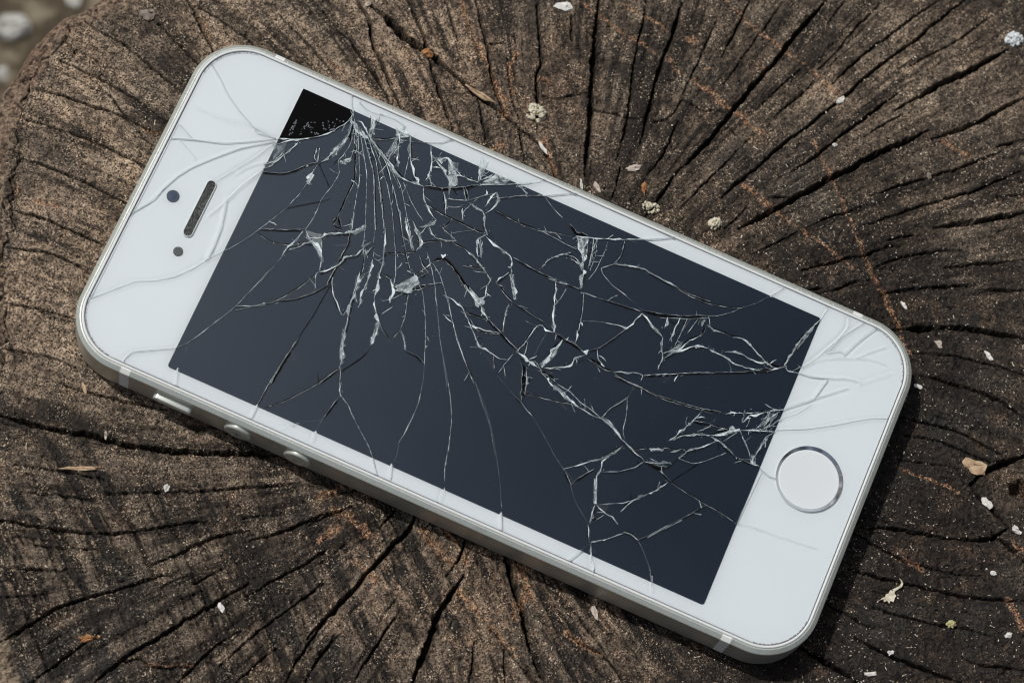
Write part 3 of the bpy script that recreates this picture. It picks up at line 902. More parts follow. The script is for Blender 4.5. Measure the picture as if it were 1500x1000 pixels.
# growth-ring relief and pores
RW = RR + 3.0 * fbm(X, Y, 0.04, 21, 3) + 0.25 * fbm(X, Y, 0.4, 25, 2)
ring = np.sin(RW * 2 * np.pi / 2.1) * 0.5 + np.sin(RW * 2 * np.pi / 3.7 + 1.0) * 0.5
H += 0.022 * ring
# fibres pulled along the rays
ray = np.clip(.55 * fibB + .40 * fibA + .65 * fibC, -2.6, 2.6)
H += 0.04 * fibA + 0.07 * fibB + .07 * fibC
# saw marks: low ridges left of and below the phone, bending with the cut
def smooth(a, lo, hi):
    t = np.clip((a - lo) / (hi - lo), 0, 1)
    return t * t * (3 - 2 * t)
u = X * 0.88 + Y * 0.475 + 0.0016 * (Y + 30) ** 2 + 2.2 * vnoise(X, Y, 0.035, 41)
sawmask = smooth(-Y + 0.1 * X, 4, 26) * (1 - smooth(X, 14, 40)) * (0.45 + 0.9 * (vnoise(X, Y, 0.07, 44) + 0.5))
saw = (vnoise(u, Y * 0.03, 0.50, 42) + 0.9 * vnoise(u, Y * 0.05, 1.05, 43) + 0.5 * vnoise(u, Y * .12, 2.3, 45))
saw = saw + .55 * vnoise(u, Y * .2, 3.4, 47)
H += 0.95 * saw * sawmask
saw2 = vnoise(X * 0.62 + Y * 0.78, (Y - X) * 0.05, 0.3, 46) * smooth(-X + 0.4 * Y, 18, 50)
H += 0.5 * saw2
# grain roughness
gr = fbm(X, Y, 1.3, 61, 3, 0.6)
fine = vnoise(X, Y, 3.1, 66) + 0.8 * vnoise(X, Y, 5.5, 67)
pit = smooth(vnoise(X, Y, 1.7, 68) + 0.4 * vnoise(X, Y, 4.3, 69), 0.18, 0.5)
H += 0.19 * gr + 0.19 * fine - 0.30 * pit
rustA = np.zeros_like(H); crackA = np.zeros_like(H)

def stamp(P, halfw, reach, fn):
    for a, b in zip(P[:-1], P[1:]):
        x0, x1 = min(a[0], b[0]) - reach, max(a[0], b[0]) + reach
        y0, y1 = min(a[1], b[1]) - reach, max(a[1], b[1]) + reach
        i0, i1 = np.searchsorted(gx, [x0, x1]); j0, j1 = np.searchsorted(gy, [y0, y1])
        if i1 <= i0 or j1 <= j0: continue
        sl = (slice(j0, j1), slice(i0, i1))
        xs, ys = X[sl], Y[sl]
        d = b - a; L2 = float(d @ d) + 1e-9
        t = np.clip(((xs - a[0]) * d[0] + (ys - a[1]) * d[1]) / L2, 0, 1)
        dist = np.hypot(xs - a[0] - t * d[0], ys - a[1] - t * d[1])
        fn(sl, dist, t)

rng = np.random.default_rng(7)
WOBX = 0.22 * fbm(X, Y, 0.9, 71, 3); WOBY = 0.22 * fbm(X, Y, 0.9, 77, 3)
def carve(P, wpx, boost=1.0, wmin=0.06, jit=0.07):
    Q, s = resample(P, 1.0)
    n = len(Q)
    Q = Q + rng.normal(0, jit, Q.shape)
    w = wpx * PX * 0.5 * (0.55 + 0.55 * rng.random(n))
    w = np.convolve(np.pad(w, 1, mode='edge'), [.25, .5, .25], 'valid')
    tot = s[-1] + 1e-6
    taper = np.clip(np.minimum(s, tot - s) / min(4.0, tot * .4), 0.35, 1)
    w = np.maximum(w * taper, wmin)
    for i in range(n - 1):
        w0, w1 = w[i], w[i + 1]
        def fn(sl, dist, t, w0=w0, w1=w1):
            ww = w0 + (w1 - w0) * t
            dd = dist + 0.55 * ww * gr[sl] + .05 * fine[sl]
            dep = np.minimum(7.0, 2.0 + 6.0 * ww) * boost
            wall = smooth(1.12 - dd / ww, 0.0, 0.42)
            lip = 0.05 * np.exp(-((dd - ww) / (0.5 * ww + .1)) ** 2)
            H[sl] = np.minimum(H[sl], H0[sl] - dep * wall - lip)
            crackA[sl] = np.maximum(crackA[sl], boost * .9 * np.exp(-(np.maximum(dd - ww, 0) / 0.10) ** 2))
        stamp(Q[i:i + 2], 0, max(w0, w1) * 1.6 + 1.0, fn)
H0 = H.copy()
for ci_, (st, wpx, P) in enumerate(parse(CHECKS)):
    if ci_ == 11 or (wpx == 1.8 and P[:, 0].max() < -70):
        carve(P, 1.3, .6, .03, .45)          # loose, broken line between wood and bark
    else:
        carve(P, wpx)
# short hairline checks that follow the nearest open crack
DIRS = np.concatenate([np.stack([(P[:-1] + P[1:]) / 2, P[1:] - P[:-1]], 1) for _, _, P in parse(CHECKS)])
for k in range(190):
    c = np.array([rng.uniform(-78, 88), rng.uniform(-54, 64)])
    q = DIRS[np.argmin(np.hypot(*(DIRS[:, 0] - c).T))]
    d = q[1] / np.hypot(*q[1]); ln = rng.uniform(2.0, 14.0)
    nrm = np.array([-d[1], d[0]])
    pts = [c + d * t + nrm * rng.normal(0, .10) for t in np.linspace(-ln / 2, ln / 2, 5)]
    carve(np.array(pts), rng.uniform(0.3, .9), rng.uniform(.08, .30), 0.035)
def rustmark(P, wpx):
    Q, s = resample(P, 1.2)
    for i in range(len(Q) - 1):
        w = wpx * PX * 0.55 * rng.uniform(.6, 1.3)
        def fn(sl, dist, t, w=w):
            v = smooth(1.6 - dist / w + 1.2 * gr[sl], 0, 1.1)
            rustA[sl] = np.maximum(rustA[sl], v)
        stamp(Q[i:i + 2] + rng.normal(0, .12, (2, 2)), 0, w * 2.6 + .6, fn)
for st, wpx, P in parse(RUST):
    rustmark(P, wpx)
H += 0.10 * rustA * (gr + 0.3)
# knot hole by the right edge
kx, ky = KNOT
kd = np.hypot(X - kx, Y - ky)
H -= 3.0 * smooth(1.9 - kd - .5 * gr, 0, 1.4)
# rounded, crumbling rim and bark
barkA = smooth(4.4 - EDGE + 1.5 * vnoise(X, Y, 0.25, 81), 0, 1.0)
H += barkA * (1.0 * fbm(X, Y, 0.33, 83, 4, 0.6) + 0.75 * fbm(X, Y, 0.9, 87, 3, .65) - 0.15)
e = np.clip(EDGE, -3, 3.5)
H -= np.where(e < 3.5, 3.4 - np.sqrt(np.maximum(3.4 ** 2 - np.clip(3.4 - e, 0, 3.4) ** 2, 0)), 0) * 0.9
H = np.where(EDGE < 0, -3.1 + EDGE * 3.0, H)
# broad colour zones of the weathered wood: pale = bleached and dry, warm = brown heart, the rest dark and damp
pale = smooth(-X + 1.0 * Y, 8, 85) * 0.85 + 0.95 * np.exp(-(((X - 66) / 18) ** 2 + ((Y - 51) / 12) ** 2)) \
     + 0.85 * np.exp(-(((X - 73) / 6) ** 2 + ((Y - 27) / 5) ** 2)) + 0.40 * np.exp(-(((X + 14) / 14) ** 2 + ((Y + 44) / 13) ** 2)) \
     + 0.30 * np.exp(-(((X - 80) / 9) ** 2 + ((Y + 30) / 14) ** 2)) + 0.25 * np.exp(-(((X - 88) / 7) ** 2 + ((Y + 16) / 7) ** 2))
pale = np.clip(pale + 0.55 * fbm(X, Y, 0.06, 101, 4), 0, 1)
warm = 0.9 * np.exp(-(((X + 3) / 24) ** 2 + ((Y + 34) / 14) ** 2)) + 0.5 * np.exp(-(((X - 20) / 18) ** 2 + ((Y + 46) / 10) ** 2)) \
     + 0.45 * np.exp(-(((X + 5) / 30) ** 2 + ((Y - 48) / 14) ** 2)) + 0.35 * np.exp(-(((X - 72) / 14) ** 2 + ((Y + 42) / 14) ** 2))
warm = np.clip(warm + 0.5 * fbm(X, Y, 0.09, 111, 3), 0, 1)
damp = np.clip(smooth(X - 0.25 * Y, 38, 60) * (1 - 0.6 * smooth(X + 0.15 * Y, 72, 86)) * (1 - .75 * smooth(Y, 12, 40)) + 0.35 * fbm(X, Y, 0.1, 121, 3), 0, 1)

grime = smooth(fbm(X, Y, 0.075, 161, 4, .6), .08, .55)
def zat(x, y):
    i = np.searchsorted(gx, x); j = np.searchsorted(gy, y)
    return float(np.percentile(H[j - 4:j + 5, i - 4:i + 5], 75))

nx, ny = len(gx), len(gy)
idx = np.arange(nx * ny).reshape(ny, nx)
inside = EDGE > -0.6
keep = inside[:-1, :-1] | inside[1:, :-1] | inside[:-1, 1:] | inside[1:, 1:]
quads = np.stack([idx[:-1, :-1], idx[:-1, 1:], idx[1:, 1:], idx[1:, :-1]], -1)[keep]
used = np.zeros(nx * ny, bool); used[quads.ravel()] = True
remap = np.cumsum(used) - 1
V = np.stack([X.ravel(), Y.ravel(), H.ravel()], 1)[used]
quads = remap[quads]
def A(a): return a.ravel()[used]

# material of the sawn face
w = NT("weathered_end_grain")
co = w.obj()
n1 = w.noise(co, 260, 5, .65)
n2 = w.noise(co, 1100, 4, .75)
n3 = w.noise(co, 3600, 2, .6)
n4 = w.noise(co, 70, 4, .6)
n5 = w.noise(co, 2000, 3, .7)
ap, aw, ad, ar, ac, ab, asw, ay, ag = [w.attr(k) for k in ("pale", "warm", "damp", "rust", "check", "bark", "sawn", "ray", "grime")]
base = w.mix(w.ramp(n2, .38, .62), (.022, .0165, .012), (.110, .083, .058))
base = w.mix(w.math('MULTIPLY', w.ramp(n1, .42, .62), .5), base, (.075, .058, .044))
base = w.mix(w.math('MULTIPLY', ap, w.ramp(n4, .20, .52)), base, w.mix(w.ramp(n2, .38, .62), (.105, .074, .047), (.45, .35, .245)))
base = w.mix(w.math('MULTIPLY', aw, w.ramp(n1, .36, .66)), base, w.mix(w.ramp(n2, .38, .62), (.070, .040, .021), (.37, .235, .135)))
base = w.mix(w.math('MULTIPLY', ad, .92), base, w.mix(w.ramp(n2, .44, .66), (.008, .006, .0045), (.060, .041, .028)))
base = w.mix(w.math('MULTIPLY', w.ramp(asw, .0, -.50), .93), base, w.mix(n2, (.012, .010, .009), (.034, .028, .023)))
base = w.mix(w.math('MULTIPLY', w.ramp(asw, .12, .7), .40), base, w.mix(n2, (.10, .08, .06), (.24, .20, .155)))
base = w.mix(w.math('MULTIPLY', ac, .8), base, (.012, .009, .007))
n6 = w.noise(co, 45, 3, .6); n7 = w.noise(co, 130, 4, .65)
base = w.mix(w.math('MULTIPLY', w.ramp(n6, .50, .64), .40), base, w.mix(n2, (.028, .030, .030), (.105, .100, .092)))
base = w.mix(w.math('MULTIPLY', w.ramp(n7, .55, .70), .55), base, w.mix(w.ramp(n2, .36, .62), (.040, .024, .013), (.185, .115, .060)))
# rays, pores and pale fibre ends
base = w.mix(w.math('MULTIPLY', ag, .72), base, w.mix(n2, (.008, .006, .005), (.055, .042, .032)))
base = w.mix(w.math('MULTIPLY', w.ramp(ay, .25, 1.6), .85), base, w.mix(n1, (.010, .008, .006), (.035, .024, .017)))
base = w.mix(w.math('MULTIPLY', w.math('MULTIPLY', w.ramp(ay, -.4, -1.8), w.math('MULTIPLY', w.ramp(n1, .36, .6), w.math('SUBTRACT', 1.0, ad))), .6), base, w.mix(n4, (.20, .155, .11), (.33, .27, .20)))
base = w.mix(w.math('MULTIPLY', w.ramp(n3, .46, .40), .85), base, (.008, .006, .005))
fib = w.math('MULTIPLY', w.ramp(n3, .54, .60), w.ramp(n5, .48, .56))
base = w.mix(w.math('MULTIPLY', w.math('MULTIPLY', w.math('MULTIPLY', fib, w.math('SUBTRACT', 1.0, w.math('MULTIPLY', ad, .7))), w.ramp(n1, .42, .60)), .60), base, w.mix(n1, (.42, .33, .22), (.78, .66, .50)))
base = w.mix(w.math('MULTIPLY', w.math('MULTIPLY', w.ramp(ar, .15, 1.0), w.ramp(n5, .41, .52)), .92), base, w.mix(w.ramp(n3, .38, .62), (.060, .027, .011), w.mix(w.ramp(n2, .40, .62), (.26, .12, .045), (.55, .36, .18))))
base = w.mix(ab, base, w.mix(w.ramp(n2, .35, .65), (.05, .034, .024), w.mix(w.ramp(n4, .4, .6), (.27, .19, .13), (.29, .235, .165))))
base = w.n('ShaderNodeGamma', {'Color': base, 'Gamma': 1.36}).outputs[0]
base = w.n('ShaderNodeHueSaturation', {'Color': base, 'Saturation': .80, 'Value': 2.3}).outputs[0]
hb = w.math('ADD', w.math('MULTIPLY', n5, .55), w.math('MULTIPLY', n3, .45))
b = w.bsdf(Base_Color=base, Roughness=w.ramp(n2, -.2, 1.0), Normal=w.bump(hb, .00055, 1.0))
b.inputs["Specular IOR Level"].default_value = .3
WOOD = w.m

stump = bpy.data.objects.new("tree_stump", None)
COL.objects.link(stump)
tag(stump, "weathered brown tree stump with radial cracks, sawn top under the broken phone", "tree stump")
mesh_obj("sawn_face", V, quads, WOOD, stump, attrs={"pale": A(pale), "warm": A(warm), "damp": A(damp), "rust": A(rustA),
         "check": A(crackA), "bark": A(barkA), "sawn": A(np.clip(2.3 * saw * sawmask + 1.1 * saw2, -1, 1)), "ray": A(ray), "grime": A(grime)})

bk = NT("bark")
co = bk.obj()
m1 = bk.noise(co, 180, 6, .65); m2 = bk.noise(co, 1500, 4, .7)
bc = bk.mix(bk.ramp(m1, .35, .65), (.045, .032, .024), (.20, .15, .11))
bc = bk.mix(bk.math('MULTIPLY', bk.ramp(m2, .55, .7), .6), bc, (.30, .25, .19))
bk.bsdf(Base_Color=bc, Roughness=.9, Normal=bk.bump(bk.math('ADD', m1, m2), .0008, 1.0))
nth, nz = 900, 80
ths = np.linspace(-np.pi, np.pi, nth, endpoint=False)
zz = -2.4 - (np.linspace(0, 1, nz) ** 1.5) * 258.0
TT, ZZ = np.meshgrid(ths, zz)
dep = -ZZ
arc = TT * 95
ridge = fbm(np.cos(TT) * 95, np.sin(TT) * 95 + ZZ * 0.12, 0.16, 131, 4, .55)
rad = rim_r(TT) - 0.9 + 0.0 * dep + smooth(dep, 2, 14) * (2.6 * ridge + 0.6) + 26 * smooth(dep, 150, 262) ** 2
Vb = np.stack([PITH[0] + rad * np.cos(TT), PITH[1] + rad * np.sin(TT), ZZ], -1).reshape(-1, 3)
ii = np.arange(nth * nz).reshape(nz, nth); i2 = np.roll(ii, -1, 1)
qb = np.stack([ii[:-1], ii[1:], i2[1:], i2[:-1]], -1).reshape(-1, 4)
mesh_obj("bark", Vb, qb, bk.m, stump)

# ------------------------------------------------------------------ ground far below, out of focus
g = NT("forest_floor")
co = g.obj()
k1 = g.noise(co, 9, 5, .6); k2 = g.noise(co, 85, 4, .6)
gc = g.mix(g.ramp(k1, .4, .6), (.085, .062, .042), (.095, .098, .048))
gc = g.mix(g.ramp(k2, .52, .72), gc, (.42, .37, .27))
g.bsdf(Base_Color=gc, Roughness=.95, Normal=g.bump(k2, .01, 1.0))
gn = 60
gl = np.sign(np.linspace(-1, 1, gn)) * np.abs(np.linspace(-1, 1, gn)) ** 4 * 60000.0
GX, GY = np.meshgrid(gl, gl)
GZ = -256 + 5 * vnoise(GX, GY, .02, 140) * (np.hypot(GX, GY) < 4000)
gi = np.arange(gn * gn).reshape(gn, gn)
tag(mesh_obj("ground", np.stack([GX, GY, GZ], -1).reshape(-1, 3), np.stack([gi[:-1, :-1], gi[:-1, 1:], gi[1:, 1:], gi[1:, :-1]], -1).reshape(-1, 4), g.m), kind="structure")

def lump(name, x, y, z, lx, ly, h, ang, mat, seed, rough=.25, nseg=18, nring=5, parent=None):
    """a small irregular solid: flat base, ragged outline, broken uneven top"""
    r = np.random.default_rng(seed)
    ca, sa = math.cos(ang), math.sin(ang)
    prof = 1 + rough * (.6 * r.normal(0, 1, nseg) + .8 * np.convolve(np.tile(r.normal(0, 1, nseg), 3), [.3, .5, .3], 'same')[nseg:2 * nseg])
    prof = np.clip(prof, .5, 1.6)
    ks = [1.0, 1.0] + list(np.linspace(.86, .22, nring - 1)); hs = [0.0, .55] + list(np.linspace(.85, 1.0, nring - 1))
    vs = []; fs = []
    for j in range(nring + 1):
        for i in range(nseg):
            a = 2 * math.pi * i / nseg + r.normal(0, .05)
            k = ks[j] * (1 + (.10 * r.normal() if j else 0))
            px_, py_ = lx / 2 * math.cos(a) * prof[i] * k, ly / 2 * math.sin(a) * prof[i] * k
            vs.append([x + ca * px_ - sa * py_, y + sa * px_ + ca * py_, z + h * hs[j] * (1 + (1.1 * rough * r.normal() if j else 0))])
    top = len(vs); vs.append([x, y, z + h * (1 + .3 * r.normal())]); bot = len(vs); vs.append([x, y, z])
    for j in range(nring):
        for i in range(nseg):
            a_, b_ = j * nseg + i, j * nseg + (i + 1) % nseg
            fs.append((a_, b_, b_ + nseg, a_ + nseg))
    for i in range(nseg):
        fs.append((nring * nseg + i, nring * nseg + (i + 1) % nseg, top)); fs.append(((i + 1) % nseg, i, bot))
    return mesh_obj(name, vs, fs, mat, parent, smooth=False)

def clump(name, x, y, z, lx, ly, h, ang, mat, seed):
    """crumbly cauliflower-like cushion: many small knobs grown together"""
    r = np.random.default_rng(seed); vs = []; fs = []
    ca, sa = math.cos(ang), math.sin(ang)
    nk = 60
    for k in range(nk):
        q = math.sqrt(r.random()); a = r.random() * 6.283
        u_, v_ = .40 * lx * q * math.cos(a), .40 * ly * q * math.sin(a)
        rad = (.055 + .10 * r.random() ** 1.6) * min(lx, ly)
        cz = z + h * (1 - q * q) * .62 * r.uniform(.6, 1.1)
        o = len(vs); nr, ns = 5, 8
        for j in range(nr + 1):
            ph_ = math.pi * j / nr
            for i in range(ns):
                t_ = 2 * math.pi * i / ns
                rr = rad * (1 + .20 * r.normal())
                px_, py_ = u_ + rr * math.sin(ph_) * math.cos(t_), v_ + rr * math.sin(ph_) * math.sin(t_)
                vs.append((x + ca * px_ - sa * py_, y + sa * px_ + ca * py_, cz + rr * math.cos(ph_) * .9))
        for j in range(nr):
            for i in range(ns):
                fs.append((o + j * ns + i, o + (j + 1) * ns + i, o + (j + 1) * ns + (i + 1) % ns, o + j * ns + (i + 1) % ns))
    return mesh_obj(name, vs, fs, mat)

def dull(name, c0, c1, scale=900, rough=.85):
    q = NT(name); c = q.obj(); f = q.noise(c, scale, 4, .65)
    q.bsdf(Base_Color=q.mix(q.ramp(f, .35, .65), c0, c1), Roughness=rough, Normal=q.bump(f, .0003, .8))
    return q.m
PALE_STONE = dull("pale_stone", (.50, .50, .47), (.72, .72, .69), 60)
for i, (sx, sy, d, lab) in enumerate(STONES):
    tag(lump("stone", sx, sy, -257, d, d * .8, d * .55, i * 1.1, PALE_STONE, 300 + i, .12), lab, "stone", "pale stones on the ground behind the stump")

# ------------------------------------------------------------------ chips, flakes and splinters lying on the stump
DM = {
 'white': dull("bleached_chip", (.62, .61, .57), (.84, .83, .80)),
 'lichen': dull("bluish_lichen", (.56, .60, .64), (.80, .84, .86)),
 'cream': dull("cream_fungus", (.50, .46, .34), (.80, .76, .62)),
 'tan': dull("tan_wood", (.36, .24, .15), (.58, .44, .29)),
 'orange': dull("orange_rot", (.24, .10, .035), (.46, .24, .10)),
 'yellow': dull("yellow_lichen", (.42, .40, .18), (.66, .62, .36)),
 'pink': dull("pinkish_chip", (.44, .38, .33), (.64, .57, .50)),
 'grey': dull("grey_lump", (.16, .13, .11), (.30, .26, .22)),
}
for i, (nm, cat, x, y, lx, ly, h, ang, mk, lab) in enumerate(DEBRIS):
    z = zat(x, y) - 0.08
    if cat in ('fungus', 'lichen'):
        o = clump(nm, x, y, z, lx, ly, h, math.radians(ang), DM[mk], 40 + i)
    else:
        o = lump(nm, x, y, z, lx, ly, h * .7, math.radians(ang), DM[mk], 40 + i, .22, 13, 3)
    tag(o, lab, cat)
# the torn flake with a curled tail
fx, fy = FLAKE
fz = zat(fx, fy) + .05
tail = [(0.6, .9), (1.2, 1.25), (1.75, 1.55), (2.0, 2.05), (1.85, 2.5), (1.6, 2.75)]
fl = bpy.data.objects.new("torn_flake", None); COL.objects.link(fl); fl.location = (fx * MM, fy * MM, fz * MM)
tag(fl, "cream torn wood flake with a curled tail, right of the phone's lower corner", "wood flake")
body = [(-1.7, -.75), (-1.1, -.55), (-.95, -1.0), (-.45, -.75), (-.15, -1.25), (.1, -.75), (.55, -1.0), (.75, -.35), (1.05, .1), (.75, .4), (1.0, .95), (.45, .85), (.1, .95), (-.2, .45), (-.6, .3), (-.75, -.15), (-1.3, -.35)]
n_ = len(body)
vs = [(a, b_, 0) for a, b_ in body] + [(a * .97, b_ * .97, .16 + .10 * math.sin(3 * a + b_)) for a, b_ in body]
tri = [tuple(t) for t in tessellate_polygon([[Vector((a, b_, 0)) for a, b_ in body]])]
fs = [(i, (i + 1) % n_, n_ + (i + 1) % n_, n_ + i) for i in range(n_)] + [tuple(n_ + q for q in t) for t in tri] + [t[::-1] for t in tri]
mesh_obj("flake_body", vs, fs, DM['cream'], fl, smooth=False)
vs = []; fs = []
for i, (a, b_) in enumerate(tail):
    wv = .26 * (1 - .13 * i)
    vs += [(a - wv, b_ + wv * .4, .08 + .05 * i), (a + wv, b_ - wv * .4, .05 + .05 * i), (a + wv, b_ - wv * .4, .22 + .06 * i), (a - wv, b_ + wv * .4, .25 + .06 * i)]
for i in range(len(tail) - 1):
    for k in range(4):
        fs.append((4 * i + k, 4 * i + (k + 1) % 4, 4 * i + 4 + (k + 1) % 4, 4 * i + 4 + k))
fs += [(3, 2, 1, 0), tuple(4 * (len(tail) - 1) + k for k in range(4))]
mesh_obj("curled_tail", vs, fs, DM['cream'], fl, smooth=False)

# sawdust and grit: far too many and too small to count
N = 5200
r = np.random.default_rng(77)
vs = np.zeros((N * 5, 3)); fs = []
kept = 0
clusters = r.uniform([-80, -54], [90, 66], (70, 2))
while kept < N:
    if r.random() < .35:
        c = clusters[r.integers(70)] + r.normal(0, 3.0, 2); x, y = c
    else:
        x, y = r.uniform(-84, 91), r.uniform(-56, 67)
    wgt = .30 + .7 * float(smooth(np.array(x - .35 * y), 0, 45)) + .25 * float(smooth(np.array(-y), 20, 40))
    if r.random() > wgt: continue
    if rim_r(np.array([math.atan2(y - PITH[1], x - PITH[0])]))[0] - math.hypot(x - PITH[0], y - PITH[1]) < 3: continue
    i = np.searchsorted(gx, x); j = np.searchsorted(gy, y)
    z = float(H[j, i]) + .01
    if z < -1.2: continue
    a = r.uniform(0, math.pi); L = .07 + .13 * r.random() ** 3 + (.5 * r.random() if r.random() < .04 else 0); W_ = .05 + .07 * r.random() ** 2
    ca, sa = math.cos(a), math.sin(a); o = kept * 5
    for q, (p_, s_) in enumerate(((-L, -W_), (L, -W_ * r.uniform(.3, 1)), (L * r.uniform(.5, 1), W_), (-L * r.uniform(.5, 1), W_))):
        vs[o + q] = (x + ca * p_ - sa * s_, y + sa * p_ + ca * s_, z + r.uniform(-.02, .05))
    vs[o + 4] = (x, y, z + .05 + .10 * r.random())
    fs += [(o, o + 1, o + 4), (o + 1, o + 2, o + 4), (o + 2, o + 3, o + 4), (o + 3, o, o + 4)]
    kept += 1
tag(mesh_obj("sawdust", vs, np.array(fs), dull("sawdust_grains", (.34, .27, .19), (.84, .78, .67), 1400), None, smooth=False), kind="stuff")

# ------------------------------------------------------------------ the phone (local frame: x across, y towards its top, z up; millimetres)
W2, L2, TK, RC = 29.3, 61.9, 7.6, 8.95
phone = bpy.data.objects.new("smartphone", None)
COL.objects.link(phone)
phone.rotation_euler = (0, 0, PHONE_ROT)
tag(phone, "white and silver smartphone with shattered glass and dark screen, lying on the stump", "phone")

def rrect(ins, n=28, rc=RC, w2=W2, l2=L2):
    r = max(rc - ins, .01); out = []
    for cx, cy, a0 in ((w2 - ins - r, l2 - ins - r, 0), (-w2 + ins + r, l2 - ins - r, 90), (-w2 + ins + r, -l2 + ins + r, 180), (w2 - ins - r, -l2 + ins + r, 270)):
        for a in np.linspace(a0, a0 + 90, n):
            out.append((cx + r * math.cos(math.radians(a)), cy + r * math.sin(math.radians(a))))
    # points along the straight sides keep the long faces well shaped
    P = np.array(out); res = []
    for i in range(len(P)):
        a, b = P[i], P[(i + 1) % len(P)]
        res.append(a); d = np.hypot(*(b - a))
        if d > 4:
            m = 8
            res += [a + (b - a) * k / m for k in range(1, m)]
    return np.array(res)

def sweep(name, prof, mat, parent, close_bottom=False, smooth=True, sharp=None):
    """loft a list of (inset, z) around the rounded rectangle; each profile edge gets its own vertices so creases stay crisp"""
    vs = []; fs = []
    for (i0, z0), (i1, z1) in zip(prof[:-1], prof[1:]):
        a, b = rrect(i0), rrect(i1); n = len(a); o = len(vs)
        vs += [(p[0], p[1], z0) for p in a] + [(p[0], p[1], z1) for p in b]
        fs += [(o + k, o + (k + 1) % n, o + n + (k + 1) % n, o + n + k) for k in range(n)]
    if close_bottom:
        a = rrect(prof[0][0]); o = len(vs); vs += [(p[0], p[1], prof[0][1]) for p in a]
        fs.append(tuple(range(o + len(a) - 1, o - 1, -1)))
    return mesh_obj(name, vs, fs, mat, parent, smooth)

def arcprof(c, r, a0, a1, n):
    return [(c[0] + r * math.cos(math.radians(a)), c[1] + r * math.sin(math.radians(a))) for a in np.linspace(a0, a1, n)]

al = NT("bead_blasted_aluminium")
co = al.obj(); f1 = al.noise(co, 9000, 2, .5); f2 = al.noise(co, 300, 3, .6)
al.bsdf(Base_Color=al.mix(f2, (.50, .50, .44), (.60, .59, .53)), Metallic=.55, Roughness=al.ramp(f2, -.6, 2.2), Normal=al.bump(f1, .00001, .5))
ch = NT("polished_chamfer")
co = ch.obj(); f1 = ch.noise(co, 220, 4, .7); f2 = ch.noise(co, 1500, 2, .6)
ch.bsdf(Base_Color=ch.mix(ch.ramp(f1, .56, .75), (.66, .71, .67), (.52, .56, .52)), Metallic=.5, Roughness=ch.math('ADD', .14, ch.math('MULTIPLY', f1, .28)), Normal=ch.bump(f2, .00001, .5))
wp = NT("white_plastic")
wp.bsdf(Base_Color=(.74, .77, .77, 1), Roughness=.32)
paint = NT("white_bezel_paint")
co = paint.obj(); f1 = paint.noise(co, 60, 3, .5)
paint.bsdf(Base_Color=paint.mix(f1, (.602, .645, .688), (.635, .678, .718)), Roughness=.6, Specular_IOR_Level=.2)
seam_m = NT("dark_seam"); seam_m.bsdf(Base_Color=(.16, .17, .18, 1), Roughness=.6)
band_m = NT("antenna_band_plastic"); band_m.bsdf(Base_Color=(.84, .87, .86, 1), Roughness=.45)

sweep("frame", [(1.2, .02), (.45, .06)] + [(.45, .06), (0.0, .52)] + [(0, .52), (0, 6.72)], al.m, phone, True)
sweep("chamfer", [(0, 6.72), (.10, 6.86), (.62, 7.32), (.74, 7.36), (.86, 7.36), (.86, 7.1)], ch.m, phone)
sweep("gasket", [(.92, 7.0), (.92, 7.38), (1.0, 7.48), (1.12, 7.52), (1.26, 7.50), (1.32, 7.42), (1.32, 7.0)], wp.m, phone)
sweep("seam", [(.86, 7.16), (.92, 7.16)], seam_m.m, phone)
sweep("glass_seam", [(1.30, 7.22), (1.62, 7.22)], seam_m.m, phone)

def band(y, side):
    """antenna strip wrapped over the side and the chamfer"""
    hw = .78
    prof = [(.42, .10), (-.015, .53), (-.015, 6.73), (.09, 6.88), (.61, 7.335), (.75, 7.375), (.86, 7.37)]
    vs = []; fs = []
    for ins, z in prof:
        x = side * (W2 - ins)
        vs += [(x, y - hw, z), (x, y + hw, z)]
    for k in range(len(prof) - 1):
        q = (2 * k, 2 * k + 1, 2 * k + 3, 2 * k + 2)
        fs.append(q if side > 0 else q[::-1])
    n = len(vs)
    vs += [(v[0] - side * .12, v[1], v[2] - .02) for v in vs]
    for k in range(len(prof) - 1):
        fs += [(2 * k, 2 * k + 2, n + 2 * k + 2, n + 2 * k), (2 * k + 1, n + 2 * k + 1, n + 2 * k + 3, 2 * k + 3)]
    return mesh_obj("antenna_band", vs, fs, band_m.m, phone, smooth=False)
for sd in (-1, 1):
    for yb in (50.5, -49.9):
        band(yb, sd)

def pill(name, cx, cz, ln, wd_, side, depth, mat, axis='x', dome=.25, parent=phone):
    """button proud of the frame: pill outline, rounded edge"""
    n = 40; out = []
    r = wd_ / 2; h = max(ln / 2 - r, 0)
    for i in range(n):
        a = 2 * math.pi * i / n
        out.append((r * math.cos(a) + (h if math.cos(a) >= 0 else -h), r * math.sin(a)))
    rings = [(1.0, -.3), (1.0, depth - .22), (.96, depth - .10), (.90, depth - .03), (.82, depth), (.55, depth - dome * .5), (.25, depth - dome * .8)]
    vs = []; fs = []
    for s_, d in rings:
        for (u, v) in out:
            k = (r * s_) / r
            uu = (u - math.copysign(h, u)) * k + math.copysign(h, u) if abs(u) > h else u
            vv = v * k
            if axis == 'x': vs.append((side * (W2 + d), cx + uu, cz + vv))
            else: vs.append((cx + uu, side * (L2 + d), cz + vv))
    for j in range(len(rings) - 1):
        for i in range(n):
            q = (j * n + i, j * n + (i + 1) % n, j * n + n + (i + 1) % n, j * n + n + i)
            fs.append(q)
    fs.append(tuple((len(rings) - 1) * n + i for i in range(n)))
    o = mesh_obj(name, vs, fs, mat, parent)
    return o
pill("mute_switch", 42.1, 4.35, 6.4, 1.5, -1, .95, ch.m, dome=0)
